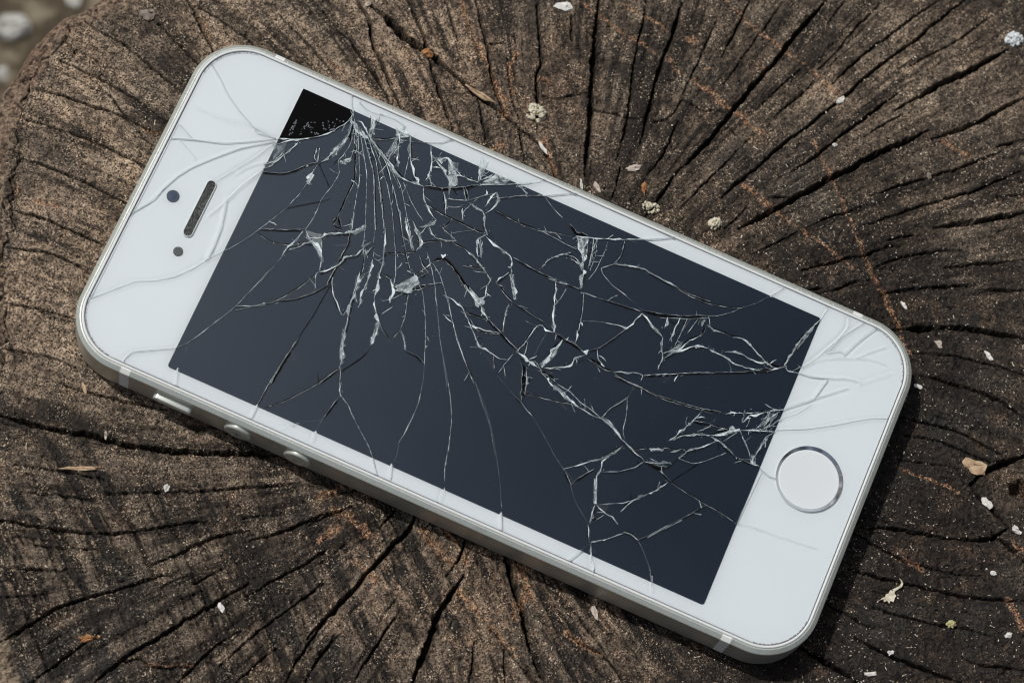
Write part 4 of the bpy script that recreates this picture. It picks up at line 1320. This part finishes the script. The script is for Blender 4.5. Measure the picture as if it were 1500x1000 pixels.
for yb in (31.2, 21.2):
    v = pill("volume_button", yb, 4.0, 4.6, 4.6, -1, .62, ch.m, dome=-.10)
    for k in range(2 if yb > 25 else 1):
        lx_, lz_ = (1.6, .22) if k == 0 else (.22, 1.6)
        x_ = -(W2 + .72)
        vs = [(x_ + dx, yb + sy * lx_ / 2, 4.0 + sz * lz_ / 2) for dx in (0, .14) for sy, sz in ((-1, -1), (1, -1), (1, 1), (-1, 1))]
        mesh_obj("minus_mark" if k == 0 and yb < 25 else "plus_mark", vs, [(0, 1, 2, 3), (7, 6, 5, 4), (0, 4, 5, 1), (1, 5, 6, 2), (2, 6, 7, 3), (3, 7, 4, 0)], seam_m.m, v, smooth=False)
pill("power_button", 13.3, 4.2, 9.4, 2.2, 1, .26, al.m, axis='y', dome=0)

# ---- cracks -------------------------------------------------------------
CR = parse(CRACKS)
SW2, SL2, SY = 25.56, 44.88, .15           # half width and height of the display, offset along y
HOME = (0.02, -52.46); HR = 5.32
EAR_Y, EAR_H, EAR_R = 51.31, 4.35, .78
def in_screen(P, m=0.0):
    return (np.abs(P[..., 0]) < SW2 - m) & (np.abs(P[..., 1] - SY) < SL2 - m)

# bezel: painted sheet with the relief that the broken glass presses into it
bx = np.arange(-28.0, 28.01, .2); by = np.arange(-60.6, 60.61, .2)
BX, BY = np.meshgrid(bx, by)
BZ = np.full_like(BX, 7.25)
rb = np.random.default_rng(3)
for st, wpx, P in CR:
    if st != 'b' and in_screen(P, 1.0).all(): continue
    Q, s = resample(P, .8)
    amp = (.10 + .032 * wpx) if st == 'b' else .08
    sg = .20 + .035 * wpx
    side = rb.choice([-1, 1]) * rb.uniform(.7, 1.1)
    ridge_ = rb.uniform(-.3, .7)
    for i in range(len(Q) - 1):
        a, b_ = Q[i], Q[i + 1]
        reach = 4 * sg
        i0, i1 = np.searchsorted(bx, [min(a[0], b_[0]) - reach, max(a[0], b_[0]) + reach])
        j0, j1 = np.searchsorted(by, [min(a[1], b_[1]) - reach, max(a[1], b_[1]) + reach])
        if i1 <= i0 or j1 <= j0: continue
        sl = (slice(j0, j1), slice(i0, i1)); xs, ys = BX[sl], BY[sl]
        d = b_ - a; LL = float(d @ d) + 1e-9
        t = ((xs - a[0]) * d[0] + (ys - a[1]) * d[1]) / LL
        tc = np.clip(t, 0, 1)
        dist = np.hypot(xs - a[0] - tc * d[0], ys - a[1] - tc * d[1])
        sgn = np.sign((xs - a[0]) * d[1] - (ys - a[1]) * d[0])
        q = dist / sg
        val = amp * np.exp(-q * q) * (ridge_ + 1.4 * side * sgn * q)
        cur = BZ[sl] - 7.25
        BZ[sl] = 7.25 + np.where(np.abs(val) > np.abs(cur), val, cur)
BZ += .006 * fbm(BX, BY, .12, 151, 3)
# inside-outline test for the sheet
qx = np.abs(BX) - (W2 - 1.45 - (RC - 1.45)); qy = np.abs(BY) - (L2 - 1.45 - (RC - 1.45))
inb = (np.hypot(np.maximum(qx, 0), np.maximum(qy, 0)) + np.minimum(np.maximum(qx, qy), 0) - (RC - 1.45) < 0)
inb &= np.hypot(BX - HOME[0], BY - HOME[1]) > 4.95
inb &= ~((np.abs(BX) < SW2 - 1.0) & (np.abs(BY - SY) < SL2 - 1.0))
bi = np.arange(BX.size).reshape(BX.shape)
kq = inb[:-1, :-1] & inb[1:, :-1] & inb[:-1, 1:] & inb[1:, 1:]
bq = np.stack([bi[:-1, :-1], bi[:-1, 1:], bi[1:, 1:], bi[1:, :-1]], -1)[kq]
us = np.zeros(BX.size, bool); us[bq.ravel()] = True; rm = np.cumsum(us) - 1
mesh_obj("bezel", np.stack([BX.ravel(), BY.ravel(), BZ.ravel()], 1)[us], rm[bq], paint.m, phone)

# display
lcd = NT("dark_display")
lcd.bsdf(Base_Color=(.0045, .0115, .0235, 1), Roughness=.06, Specular_IOR_Level=1.0, Specular_Tint=(.60, .78, 1, 1))
def plate(name, poly, z0, z1, mat, parent=phone):
    n = len(poly); vs = [(p[0], p[1], z0) for p in poly] + [(p[0], p[1], z1) for p in poly]
    fs = [(i, (i + 1) % n, n + (i + 1) % n, n + i) for i in range(n)]
    fs += [tuple(n + q for q in t) for t in ccw_tris(poly)]
    return mesh_obj(name, vs, fs, mat, parent, smooth=False)
def ccw_tris(poly):
    out = []
    for t in tessellate_polygon([[Vector((p[0], p[1], 0)) for p in poly]]):
        a, b_, c = (poly[k] for k in t)
        ar = (b_[0] - a[0]) * (c[1] - a[1]) - (b_[1] - a[1]) * (c[0] - a[0])
        out.append(tuple(t) if ar > 0 else (t[0], t[2], t[1]))
    return out
dp = [(x, y + SY) for x, y in rrect(0, 6, .45, SW2, SL2)]
plate("display", dp, 7.0, 7.345, lcd.m)

# ---- planar subdivision of the glass by its cracks ---------------------
def cut_lines():
    out = []
    for st, wpx, P in CR:
        out.append(P)
    return out
segs = []
polys_in = cut_lines()
rim = rrect(1.56, 10)
circ = np.array([(HOME[0] + HR * math.cos(a), HOME[1] + HR * math.sin(a)) for a in np.linspace(0, 2 * math.pi, 48, endpoint=False)])
ear = []
for i in range(24):
    a = 2 * math.pi * i / 24 + math.pi / 24
    ear.append((math.copysign(EAR_H, math.cos(a)) + EAR_R * math.cos(a), EAR_Y + EAR_R * math.sin(a)))
ear = np.array(ear)
for loop in (rim, circ, ear):
    for i in range(len(loop)):
        segs.append((loop[i], loop[(i + 1) % len(loop)]))
NFIX = len(segs)
# edge of the corner piece left out follows the display border
for a, b_ in BORDER_CUT:
    segs.append((np.array(a), np.array(b_)))
for P in polys_in:
    for i in range(len(P) - 1):
        segs.append((P[i], P[i + 1]))
segs = [s for s in segs if np.hypot(*(s[1] - s[0])) > .02]
SA = np.array([s[0] for s in segs]); SB = np.array([s[1] for s in segs])
# snap dangling ends onto a near line
def near_seg(p, skip):
    d = SB - SA; LL = (d * d).sum(1)
    t = np.clip(((p - SA) * d).sum(1) / LL, 0, 1)
    q = SA + t[:, None] * d; ds = np.hypot(*(q - p).T); ds[skip] = 9
    k = int(np.argmin(ds)); return ds[k], q[k], k
ends = []
k0 = NFIX + len(BORDER_CUT)
ex = []
for k in range(NFIX, len(segs)):
    for P, other in ((SA[k], SB[k]), (SB[k], SA[k])):
        same = (np.hypot(*(SA - P).T) < 1e-6) | (np.hypot(*(SB - P).T) < 1e-6)
        if same.sum() > 1: continue
        ds, q, kk = near_seg(P, np.where(same)[0])
        if 1e-4 < ds < .75:
            ex.append((P.copy(), q + (q - P) / max(ds, 1e-6) * .02))
if ex:
    SA = np.concatenate([SA, [e_[0] for e_ in ex]]); SB = np.concatenate([SB, [e_[1] for e_ in ex]])
n = len(SA)
D = SB - SA
cuts = [[0.0, 1.0] for _ in range(n)]
for i in range(n):
    r_ = D[i]; den = r_[0] * D[:, 1] - r_[1] * D[:, 0]
    w_ = SA - SA[i]
    with np.errstate(divide='ignore', invalid='ignore'):
        t = (w_[:, 0] * D[:, 1] - w_[:, 1] * D[:, 0]) / den
        u_ = (w_[:, 0] * r_[1] - w_[:, 1] * r_[0]) / den
    ok = (np.abs(den) > 1e-9) & (t > -1e-6) & (t < 1 + 1e-6) & (u_ > -1e-6) & (u_ < 1 + 1e-6)
    cuts[i] += list(np.clip(t[ok], 0, 1))
nodes = []; grid = {}
def node(p, tol=.07):
    cx, cy = int(math.floor(p[0] / tol)), int(math.floor(p[1] / tol))
    for a in (-1, 0, 1):
        for b_ in (-1, 0, 1):
            for k in grid.get((cx + a, cy + b_), ()):
                if abs(nodes[k][0] - p[0]) < tol and abs(nodes[k][1] - p[1]) < tol: return k
    nodes.append((float(p[0]), float(p[1]))); grid.setdefault((cx, cy), []).append(len(nodes) - 1)
    return len(nodes) - 1
adj = {}
for i in range(n):
    ts = sorted(set(cuts[i])); ids = [node(SA[i] + D[i] * t) for t in ts]
    for a, b_ in zip(ids[:-1], ids[1:]):
        if a != b_:
            adj.setdefault(a, set()).add(b_); adj.setdefault(b_, set()).add(a)
stack = [k for k in adj if len(adj[k]) == 1]
while stack:
    k = stack.pop()
    if len(adj[k]) == 1:
        j = adj[k].pop(); adj[j].discard(k)
        if len(adj[j]) == 1: stack.append(j)
# component of the rim only
start = node(rim[0]); seen = {start}; st_ = [start]
while st_:
    k = st_.pop()
    for j in adj[k]:
        if j not in seen: seen.add(j); st_.append(j)
order = {k: sorted(adj[k], key=lambda j: math.atan2(nodes[j][1] - nodes[k][1], nodes[j][0] - nodes[k][0])) for k in seen if adj.get(k)}
visited = set(); faces = []
for k in order:
    for j in order[k]:
        if (k, j) in visited: continue
        f = []; a, b_ = k, j
        while (a, b_) not in visited:
            visited.add((a, b_)); f.append(a)
            o_ = order[b_]; nxt = o_[(o_.index(a) - 1) % len(o_)]
            a, b_ = b_, nxt
        P = np.array([nodes[q] for q in f])
        area = .5 * float((P[:, 0] * np.roll(P[:, 1], -1) - np.roll(P[:, 0], -1) * P[:, 1]).sum())
        if area > .03: faces.append((area, P))
def inside(P, x, y):
    c = False; m = len(P)
    for i in range(m):
        (x0, y0), (x1, y1) = P[i], P[i - 1]
        if (y0 > y) != (y1 > y) and x < (x1 - x0) * (y - y0) / (y1 - y0) + x0: c = not c
    return c
def inset(P, d):
    a = np.roll(P, 1, 0); b_ = np.roll(P, -1, 0)
    e0 = P - a; e1 = b_ - P
    e0 = e0 / (np.hypot(*e0.T)[:, None] + 1e-9); e1 = e1 / (np.hypot(*e1.T)[:, None] + 1e-9)
    n0 = np.stack([-e0[:, 1], e0[:, 0]], 1); n1 = np.stack([-e1[:, 1], e1[:, 0]], 1)
    m = n0 + n1; l = (m * m).sum(1)
    m = np.where(l[:, None] > .15, 2 * m / (l[:, None] + 1e-9), n0)
    ln = np.hypot(*m.T)[:, None]; m = np.where(ln > 2.2, m / ln * 2.2, m)
    return P + m * d

gl = NT("front_glass")
fr = gl.n("ShaderNodeFresnel", {"IOR": 1.52}).outputs[0]
co = gl.obj(); smear = gl.noise(co, 55, 5, .6, 1.0)
tr = gl.n("ShaderNodeBsdfTransparent", {"Color": (.985, .995, .992, 1)})
gs = gl.n("ShaderNodeBsdfGlossy", {"Color": (1, 1, 1, 1), "Roughness": gl.ramp(smear, -1.2, 8.0)})
mx = gl.n("ShaderNodeMixShader", {0: fr})
gl.t.links.new(tr.outputs[0], mx.inputs[1]); gl.t.links.new(gs.outputs[0], mx.inputs[2])
gl.t.links.new(mx.outputs[0], gl.out.inputs["Surface"])

faces.sort(key=lambda q: -q[0])
BARE = None
rs = np.random.default_rng(21)
shards = []; small_v = []; small_f = []
P0 = np.array(IMPACT)
for area, P in faces:
    c = P.mean(0)
    if inside(P, *HOME) and area < 120: continue
    if inside(P, 0.0, EAR_Y) and area < 30: continue
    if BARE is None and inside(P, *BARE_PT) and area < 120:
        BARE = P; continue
    q0 = inset(P, .018)
    bev = .055 if area > .6 else .03
    q1 = inset(q0, bev)
    cut = lambda a: .5 * float((a[:, 0] * np.roll(a[:, 1], -1) - np.roll(a[:, 0], -1) * a[:, 1]).sum())
    near = math.exp(-np.hypot(*(c - P0)) / 22)
    tilt = rs.normal(0, 1, 2) * (.004 + .022 * near) / max(1.0, math.sqrt(area) / 6)
    if area > 400: tilt = tilt * 0
    dz = rs.uniform(-.012, .012)
    zf = lambda p, z: z + dz + tilt[0] * (p[0] - c[0]) + tilt[1] * (p[1] - c[1])
    m = len(P)
    good = cut(q1) > .25 * area
    top = q1 if good else q0
    vs = [(p[0], p[1], 7.40) for p in q0] + [(p[0], p[1], zf(p, TK - (.035 if good else 0))) for p in q0]
    fs = [(i, (i + 1) % m, m + (i + 1) % m, m + i) for i in range(m)]
    o_ = m
    if good:
        vs += [(p[0], p[1], zf(p, TK)) for p in q1]
        fs += [(m + i, m + (i + 1) % m, 2 * m + (i + 1) % m, 2 * m + i) for i in range(m)]
        o_ = 2 * m
    fs += [tuple(o_ + k for k in t) for t in ccw_tris([tuple(p) for p in top])]
    if len(shards) < 290:
        shards.append(mesh_obj("glass_shard", vs, fs, gl.m, phone, smooth=False))
    else:
        b0 = len(small_v); small_v += vs; small_f += [tuple(b0 + k for k in f) for f in fs]
if small_v:
    tag(mesh_obj("glass_splinter", small_v, small_f, gl.m, phone, smooth=False), kind="stuff")
print("glass faces", len(faces), "shards", len(shards), "bare corner", BARE is not None)
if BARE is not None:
    bm_ = NT("black_corner_matte")
    bm_.bsdf(Base_Color=(.0012, .0013, .0018, 1), Roughness=.5, Specular_IOR_Level=.04)  # separate near-black matte colour for this corner; no shard laid over it
    o = plate("black_display_corner", [tuple(p) for p in inset(BARE, .02)], 7.348, 7.36, bm_.m)
    o["label"] = "black display corner with no glass over it"

# ---- crack faces: pale splinters with painted glints, near-black ribbons painting the dark of gaps -----------
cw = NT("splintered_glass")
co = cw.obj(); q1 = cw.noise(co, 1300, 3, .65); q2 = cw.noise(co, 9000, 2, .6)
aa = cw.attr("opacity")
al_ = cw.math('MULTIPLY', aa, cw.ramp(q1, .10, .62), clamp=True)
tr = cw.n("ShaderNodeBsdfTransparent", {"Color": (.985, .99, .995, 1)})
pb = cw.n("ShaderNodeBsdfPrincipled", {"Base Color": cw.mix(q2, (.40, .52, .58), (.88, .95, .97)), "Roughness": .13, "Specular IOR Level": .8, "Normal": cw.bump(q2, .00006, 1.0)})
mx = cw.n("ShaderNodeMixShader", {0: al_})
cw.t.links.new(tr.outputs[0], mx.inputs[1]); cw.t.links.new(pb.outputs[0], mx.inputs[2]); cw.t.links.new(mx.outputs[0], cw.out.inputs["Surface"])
ck = NT("painted_crack_dark")  # near-black ribbon colour stands in for the darkness inside the cracks
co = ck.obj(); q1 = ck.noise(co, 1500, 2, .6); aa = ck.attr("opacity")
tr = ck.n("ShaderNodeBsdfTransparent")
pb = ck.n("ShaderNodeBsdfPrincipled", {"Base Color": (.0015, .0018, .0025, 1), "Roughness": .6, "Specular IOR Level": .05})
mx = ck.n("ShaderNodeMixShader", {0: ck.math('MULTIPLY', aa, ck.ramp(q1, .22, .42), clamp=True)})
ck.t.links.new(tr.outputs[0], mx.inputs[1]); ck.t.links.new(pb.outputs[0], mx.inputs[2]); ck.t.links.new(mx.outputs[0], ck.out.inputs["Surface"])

rc = np.random.default_rng(9)
def ribbon(Q, s, halfL, halfR, zc, ze, op, vs, fs, ops, mi, midx):
    m = len(Q); o = len(vs)
    T_ = np.gradient(Q, axis=0); T_ = T_ / (np.hypot(*T_.T)[:, None] + 1e-9)
    N_ = np.stack([-T_[:, 1], T_[:, 0]], 1)
    for i in range(m):
        l = Q[i] + N_[i] * halfL[i]; r_ = Q[i] - N_[i] * halfR[i]
        vs.append((l[0], l[1], ze[i])); vs.append((Q[i][0], Q[i][1], zc[i])); vs.append((r_[0], r_[1], ze[i]))
        ops += [op[i] * .55, op[i], op[i] * .55]
    for i in range(m - 1):
        for k in range(2):
            fs.append((o + 3 * i + k, o + 3 * i + k + 1, o + 3 * i + 4 + k, o + 3 * i + 3 + k)); mi.append(midx)
PXG = .1065
BR = []
for st, wpx, P in CR:
    if st not in 'WwD' or wpx < 2: continue
    Q, s = resample(P, .5)
    for i in range(1, len(Q) - 1):
        near_ = max(math.exp(-np.hypot(*(Q[i] - np.array(h_))) / r_h) for h_, r_h in HOT)
        if rc.random() < (.085 if st == 'W' else .03) + .38 * near_:
            t_ = Q[i + 1] - Q[i - 1]; a = math.atan2(t_[1], t_[0]) + rc.choice([-1, 1]) * rc.uniform(.3, 1.2) + (math.pi if rc.random() < .5 else 0)
            L_ = .3 + 1.9 * rc.random() ** 2; pts = [Q[i]]
            for k in range(3):
                a += rc.normal(0, .22); pts.append(pts[-1] + np.array([math.cos(a), math.sin(a)]) * L_ / 3)
            BR.append((rc.choice(['w', 'w', 'f', 'd', 'W']), rc.uniform(1.0, 2.6), np.array(pts)))
def smooth1(a, k=1):
    for _ in range(k): a = np.convolve(np.pad(a, 1, mode='edge'), [.25, .5, .25], 'valid')
    return a
BV = [[], [], [], []]
for ci, (st, wpx, P) in enumerate(CR + BR):
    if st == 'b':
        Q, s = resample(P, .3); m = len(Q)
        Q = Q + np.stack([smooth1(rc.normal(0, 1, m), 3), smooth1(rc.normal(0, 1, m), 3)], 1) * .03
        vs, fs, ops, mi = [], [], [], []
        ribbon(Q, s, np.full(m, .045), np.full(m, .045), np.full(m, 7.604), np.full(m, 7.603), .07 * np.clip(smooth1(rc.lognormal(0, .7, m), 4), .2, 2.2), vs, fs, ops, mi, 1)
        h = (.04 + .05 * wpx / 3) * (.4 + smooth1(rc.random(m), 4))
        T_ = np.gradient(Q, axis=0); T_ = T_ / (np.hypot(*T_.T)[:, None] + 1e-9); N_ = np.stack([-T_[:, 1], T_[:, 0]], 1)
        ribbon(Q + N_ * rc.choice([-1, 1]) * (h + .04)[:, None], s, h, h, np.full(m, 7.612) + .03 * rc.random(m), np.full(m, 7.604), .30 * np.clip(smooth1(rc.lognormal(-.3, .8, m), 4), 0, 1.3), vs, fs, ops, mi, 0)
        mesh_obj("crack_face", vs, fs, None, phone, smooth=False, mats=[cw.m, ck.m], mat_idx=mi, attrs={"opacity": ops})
        continue
    Q, s = resample(P, .20, .10)
    m = len(Q)
    amp = {'W': .020, 'D': .022, 'w': .010, 'd': .014, 'f': .006}[st]
    Q = Q + np.stack([smooth1(rc.normal(0, 1, m), 3), smooth1(rc.normal(0, 1, m), 3)], 1) * amp * 2
    scr = in_screen(Q)
    tp = np.clip(np.minimum(s, s[-1] - s) / min(1.0, s[-1] * .35 + 1e-6), .15, 1) if wpx > 2 else np.ones(m)
    wd_ = wpx * PXG * tp
    vs, fs, ops, mi = [], [], [], []
    if st in 'Wwf':
        T_ = np.gradient(Q, axis=0); T_ = T_ / (np.hypot(*T_.T)[:, None] + 1e-9); N_ = np.stack([-T_[:, 1], T_[:, 0]], 1)
        # the crack itself: a hair-fine pale line, its glints put in as random opacity
        base = {'W': .85, 'w': .64, 'f': .24}[st]
        op = base * np.clip(smooth1(rc.lognormal(-.25, .9, m), 2), .10, 1.6) * np.where(scr, 1, .35)
        h = np.full(m, .030) + .014 * rc.random(m) * (wpx > 1.6)
        ribbon(Q, s, h, h, 7.612 + .01 * rc.random(m), np.full(m, 7.604), op, vs, fs, ops, mi, 0)
        if st != 'f':
            # long splinters that leave the line on one side and run out to a point
            pos = 0.0
            side = rc.choice([-1, 1])
            while pos < s[-1] - .2:
                ln = min(rc.uniform(.7, 3.2) * (1.0 if st == 'W' else 1.3), s[-1] - pos)
                i0 = int(np.searchsorted(s, pos)); i1 = min(m, int(np.searchsorted(s, pos + ln)) + 1)
                if i1 - i0 >= 3 and rc.random() < (.92 if st == 'W' else .55):
                    k = np.linspace(0, 1, i1 - i0); pk = rc.uniform(.15, .85)
                    tri = np.minimum(k / pk, (1 - k) / (1 - pk))
                    wd2 = wd_[i0:i1] * (rc.uniform(.30, 1.05) if st == 'W' else rc.uniform(.12, .5)) * tri + .010
                    off = N_[i0:i1] * side * (wd2 * .5)[:, None]
                    z0 = 7.606 + .004 * rc.random()
                    tone = rc.choice([.26, .62, 1.2, 2.4], p=[.34, .26, .2, .20])  # the strongest tones paint bright glints through opacity
                    lift = rc.uniform(0, .07)
                    ribbon(Q[i0:i1] + off, s, wd2 * .5, wd2 * .5, z0 + lift * tri * (.4 + rc.random(i1 - i0)), z0 + .05 * rc.random(i1 - i0) ** 2, np.full(i1 - i0, tone) * (.7 + .6 * rc.random(i1 - i0)), vs, fs, ops, mi, 0)
                    # its outer edge, a highlight painted as a pale ribbon
                    hh = np.full(i1 - i0, .024)
                    ribbon(Q[i0:i1] + 2 * off, s, hh, hh, np.full(i1 - i0, 7.616 + lift), np.full(i1 - i0, 7.61), rc.uniform(.3, 1.3) * np.clip(rc.lognormal(-.2, .8, i1 - i0), .05, 1.5) * (tri > .08), vs, fs, ops, mi, 0)
                    if st == 'W' and wpx >= 3.5:
                        w3 = rc.uniform(-.2, .9)
                        ribbon(Q[i0:i1] + off * (1 + w3) + rc.normal(0, .02, (i1 - i0, 2)), s, hh * .8, hh * .8, np.full(i1 - i0, 7.618 + lift), np.full(i1 - i0, 7.612), 1.0 * np.clip(rc.lognormal(-.5, 1.0, i1 - i0), 0, 1.5), vs, fs, ops, mi, 0)
                pos += ln * rc.uniform(.45, .95)
                if rc.random() < .4: side = -side
            if rc.random() < (.6 if st == 'W' else .3) and scr.mean() > .8 and wpx >= 2:
                sd = rc.choice([-1, 1])
                Q2 = Q + N_ * sd * (wd_ * .35 + .05)[:, None]
                h = np.clip(wd_ * .16, .03, .085) * (.4 + rc.random(m))
                ribbon(Q2, s, h, h, np.full(m, 7.603), np.full(m, 7.602), np.clip(smooth1(rc.lognormal(0, .9, m), 4), 0, 1.5), vs, fs, ops, mi, 1)
        nm = "crack_face"
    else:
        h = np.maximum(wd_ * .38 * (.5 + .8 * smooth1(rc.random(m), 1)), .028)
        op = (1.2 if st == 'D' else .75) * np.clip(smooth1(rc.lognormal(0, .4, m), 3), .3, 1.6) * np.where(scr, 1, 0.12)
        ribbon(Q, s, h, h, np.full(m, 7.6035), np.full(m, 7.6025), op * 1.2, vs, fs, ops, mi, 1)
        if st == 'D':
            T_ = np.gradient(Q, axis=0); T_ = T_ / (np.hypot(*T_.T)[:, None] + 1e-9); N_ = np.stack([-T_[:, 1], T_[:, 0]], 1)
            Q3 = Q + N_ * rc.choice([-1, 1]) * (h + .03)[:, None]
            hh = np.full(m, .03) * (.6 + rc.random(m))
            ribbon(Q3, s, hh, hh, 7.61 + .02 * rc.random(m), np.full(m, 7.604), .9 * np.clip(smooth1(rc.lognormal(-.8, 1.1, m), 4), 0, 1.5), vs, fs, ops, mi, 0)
        nm = "crack_dark_ribbon"
    if ci >= len(CR):
        b0 = len(BV[0]); BV[0] += vs; BV[1] += [tuple(b0 + k for k in f) for f in fs]; BV[2] += ops; BV[3] += mi
    else:
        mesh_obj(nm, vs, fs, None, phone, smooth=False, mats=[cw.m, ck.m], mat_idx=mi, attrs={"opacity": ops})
tag(mesh_obj("hairline_crack", BV[0], BV[1], None, phone, smooth=False, mats=[cw.m, ck.m], mat_idx=BV[3], attrs={"opacity": BV[2]}), kind="stuff")

# broad chips: splintered facets big enough to see as little panes
for op_, poly in CHIPS:
    P = np.array(poly); c = P.mean(0)
    d_ = [P[0]]
    for a, b_ in zip(P, np.roll(P, -1, 0)):
        d_ += [a + (b_ - a) * t + rc.normal(0, .05, 2) for t in (.33, .66)] + [b_]
    P = np.array(d_[:-1]); m = len(P)
    mid = c + (P - c) * .55 + rc.normal(0, .06, P.shape)
    vs = [(p[0], p[1], 7.606 + .03 * rc.random()) for p in P] + [(p[0], p[1], 7.61 + .09 * rc.random()) for p in mid] + [(c[0], c[1], 7.64)]
    fs = [(i, (i + 1) % m, m + (i + 1) % m, m + i) for i in range(m)] + [(m + i, m + (i + 1) % m, 2 * m) for i in range(m)]
    ops = list(.75 * op_ * np.clip(rc.lognormal(-.2, 1.0, 2 * m + 1), .06, 2.4))
    mesh_obj("glass_chip", vs, fs, cw.m, phone, smooth=False, attrs={"opacity": ops})

# loose crumbs of glass along the worst breaks, and the frost of glue on the black corner
cv = []; cf = []
def crumb(x, y, z, r_):
    o = len(cv); k = 5
    a0 = rc.random() * 6.28
    for i in range(k):
        a = a0 + 6.283 * i / k; q = r_ * rc.uniform(.5, 1.2)
        cv.append((x + q * math.cos(a), y + q * math.sin(a), z))
    cv.append((x + r_ * .2 * rc.normal(), y + r_ * .2 * rc.normal(), z + r_ * rc.uniform(.4, 1.0)))
    for i in range(k): cf.append((o + i, o + (i + 1) % k, o + 5))
for st, wpx, P in CR:
    if st == 'W' and wpx >= 3:
        Q, s = resample(P, .5)
        for q in Q:
            for _k in range(3):
                if rc.random() < .45 and in_screen(q): crumb(q[0] + rc.normal(0, .20), q[1] + rc.normal(0, .20), 7.605, .02 + .07 * rc.random() ** 2)
for k in range(170):
    x, y = rc.uniform(-25, 25), rc.uniform(-44, 44)
    crumb(x, y, 7.605, .022 + .03 * rc.random() ** 2)
tag(mesh_obj("glass_crumb", cv, cf, cw.m, phone, smooth=False, attrs={"opacity": np.full(len(cv), 1.1)}), kind="stuff")
cv = []; cf = []
for pts in FROST:
    for a, b_ in zip(pts[:-1], pts[1:]):
        a, b_ = np.array(a), np.array(b_); L_ = np.hypot(*(b_ - a))
        for t in np.arange(0, 1, .22 / max(L_, .2)):
            q = a + (b_ - a) * t
            if rc.random() < .85: crumb(q[0] + rc.normal(0, .10), q[1] + rc.normal(0, .10), 7.361, rc.uniform(.05, .19))
frost = NT("glue_residue"); frost.bsdf(Base_Color=(.20, .22, .25, 1), Roughness=.7)
tag(mesh_obj("glue_residue", cv, cf, frost.m, phone, smooth=False), kind="stuff")

# ---- home button, camera, sensor, earpiece ------------------------------
def lathe(name, prof, cx, cy, mat, parent, n=96, cap=False):
    vs = []; fs = []
    for (r0, z0), (r1, z1) in zip(prof[:-1], prof[1:]):
        o = len(vs)
        for r_, z_ in ((r0, z0), (r1, z1)):
            vs += [(cx + r_ * math.cos(2 * math.pi * i / n), cy + r_ * math.sin(2 * math.pi * i / n), z_) for i in range(n)]
        fs += [(o + i, o + (i + 1) % n, o + n + (i + 1) % n, o + n + i) for i in range(n)]
    if cap:
        o = len(vs); r_, z_ = prof[-1]
        vs += [(cx + r_ * math.cos(2 * math.pi * i / n), cy + r_ * math.sin(2 * math.pi * i / n), z_) for i in range(n)]
        fs.append(tuple(o + i for i in range(n)))
    return mesh_obj(name, vs, fs, mat, parent)
ringm = NT("polished_steel"); ringm.bsdf(Base_Color=(.82, .84, .86, 1), Metallic=1.0, Roughness=.07)
hb = NT("home_button_sapphire")
hb.bsdf(Base_Color=(.70, .755, .79, 1), Roughness=.35, Specular_IOR_Level=.5, Coat_Weight=1.0, Coat_Roughness=.03)
hm = lathe("home_button", [(4.78, 6.7), (4.78, 7.20), (4.70, 7.235), (3.2, 7.22), (1.6, 7.21), (.4, 7.208)], *HOME, hb.m, phone, cap=True)
lathe("steel_ring", [(5.34, 7.2), (5.32, 7.63), (5.28, 7.66), (4.80, 7.17), (4.76, 7.0)], *HOME, ringm.m, hm)
cl = NT("camera_lens_glass")
cl.bsdf(Base_Color=(.012, .035, .075, 1), Roughness=.08, Specular_IOR_Level=.9, Specular_Tint=(.35, .6, 1, 1), Coat_Weight=.6, Coat_Roughness=.02)
cr_ = NT("camera_ring"); cr_.bsdf(Base_Color=(.028, .045, .075, 1), Roughness=.25, Specular_IOR_Level=.5)
cm = lathe("front_camera", [(1.02, 7.2), (1.02, 7.345), (.98, 7.352), (.64, 7.35)], .09, 55.91, cr_.m, phone, 48)
lathe("camera_lens", [(.66, 7.349), (.5, 7.365), (.3, 7.375), (.08, 7.38)], .09, 55.91, cl.m, cm, 48, cap=True)
se = NT("proximity_sensor_window"); se.bsdf(Base_Color=(.045, .055, .06, 1), Roughness=.3)
lathe("light_sensor", [(.78, 7.2), (.78, 7.345), (.72, 7.352), (.3, 7.353)], -7.88, 51.36, se.m, phone, 40, cap=True)
em = NT("earpiece_backing"); em.bsdf(Base_Color=(.012, .014, .014, 1), Roughness=.7)
plate("earpiece", [tuple(p) for p in ear], 7.2, 7.34, em.m)
eg = NT("earpiece_mesh_wire"); eg.bsdf(Base_Color=(.42, .47, .45, 1), Metallic=.6, Roughness=.45)
cv = []; cf = []
for i in range(-22, 23):
    for j in range(-3, 4):
        x = i * .23 + (.115 if j % 2 else 0); y = EAR_Y + j * .2
        if abs(y - EAR_Y) < .66 and abs(x) < EAR_H + .45: (rc.random() < .55) and crumb(x + rc.normal(0, .03), y + rc.normal(0, .03), 7.341, rc.uniform(.06, .11))
tag(mesh_obj("earpiece_mesh", cv, cf, eg.m, phone, smooth=False), kind="stuff")
sweepless = [tuple(p) for p in ear]
lip = np.array(sweepless); li = inset(lip, .09); m = len(lip)
vs = [(p[0], p[1], 7.30) for p in lip] + [(p[0], p[1], 7.53) for p in lip] + [(p[0], p[1], 7.53) for p in li] + [(p[0], p[1], 7.30) for p in li]
fs = [(k * m + i, k * m + (i + 1) % m, (k + 1) * m + (i + 1) % m, (k + 1) * m + i) for k in range(3) for i in range(m)]
mesh_obj("earpiece_rim", vs, fs, wp.m, phone)
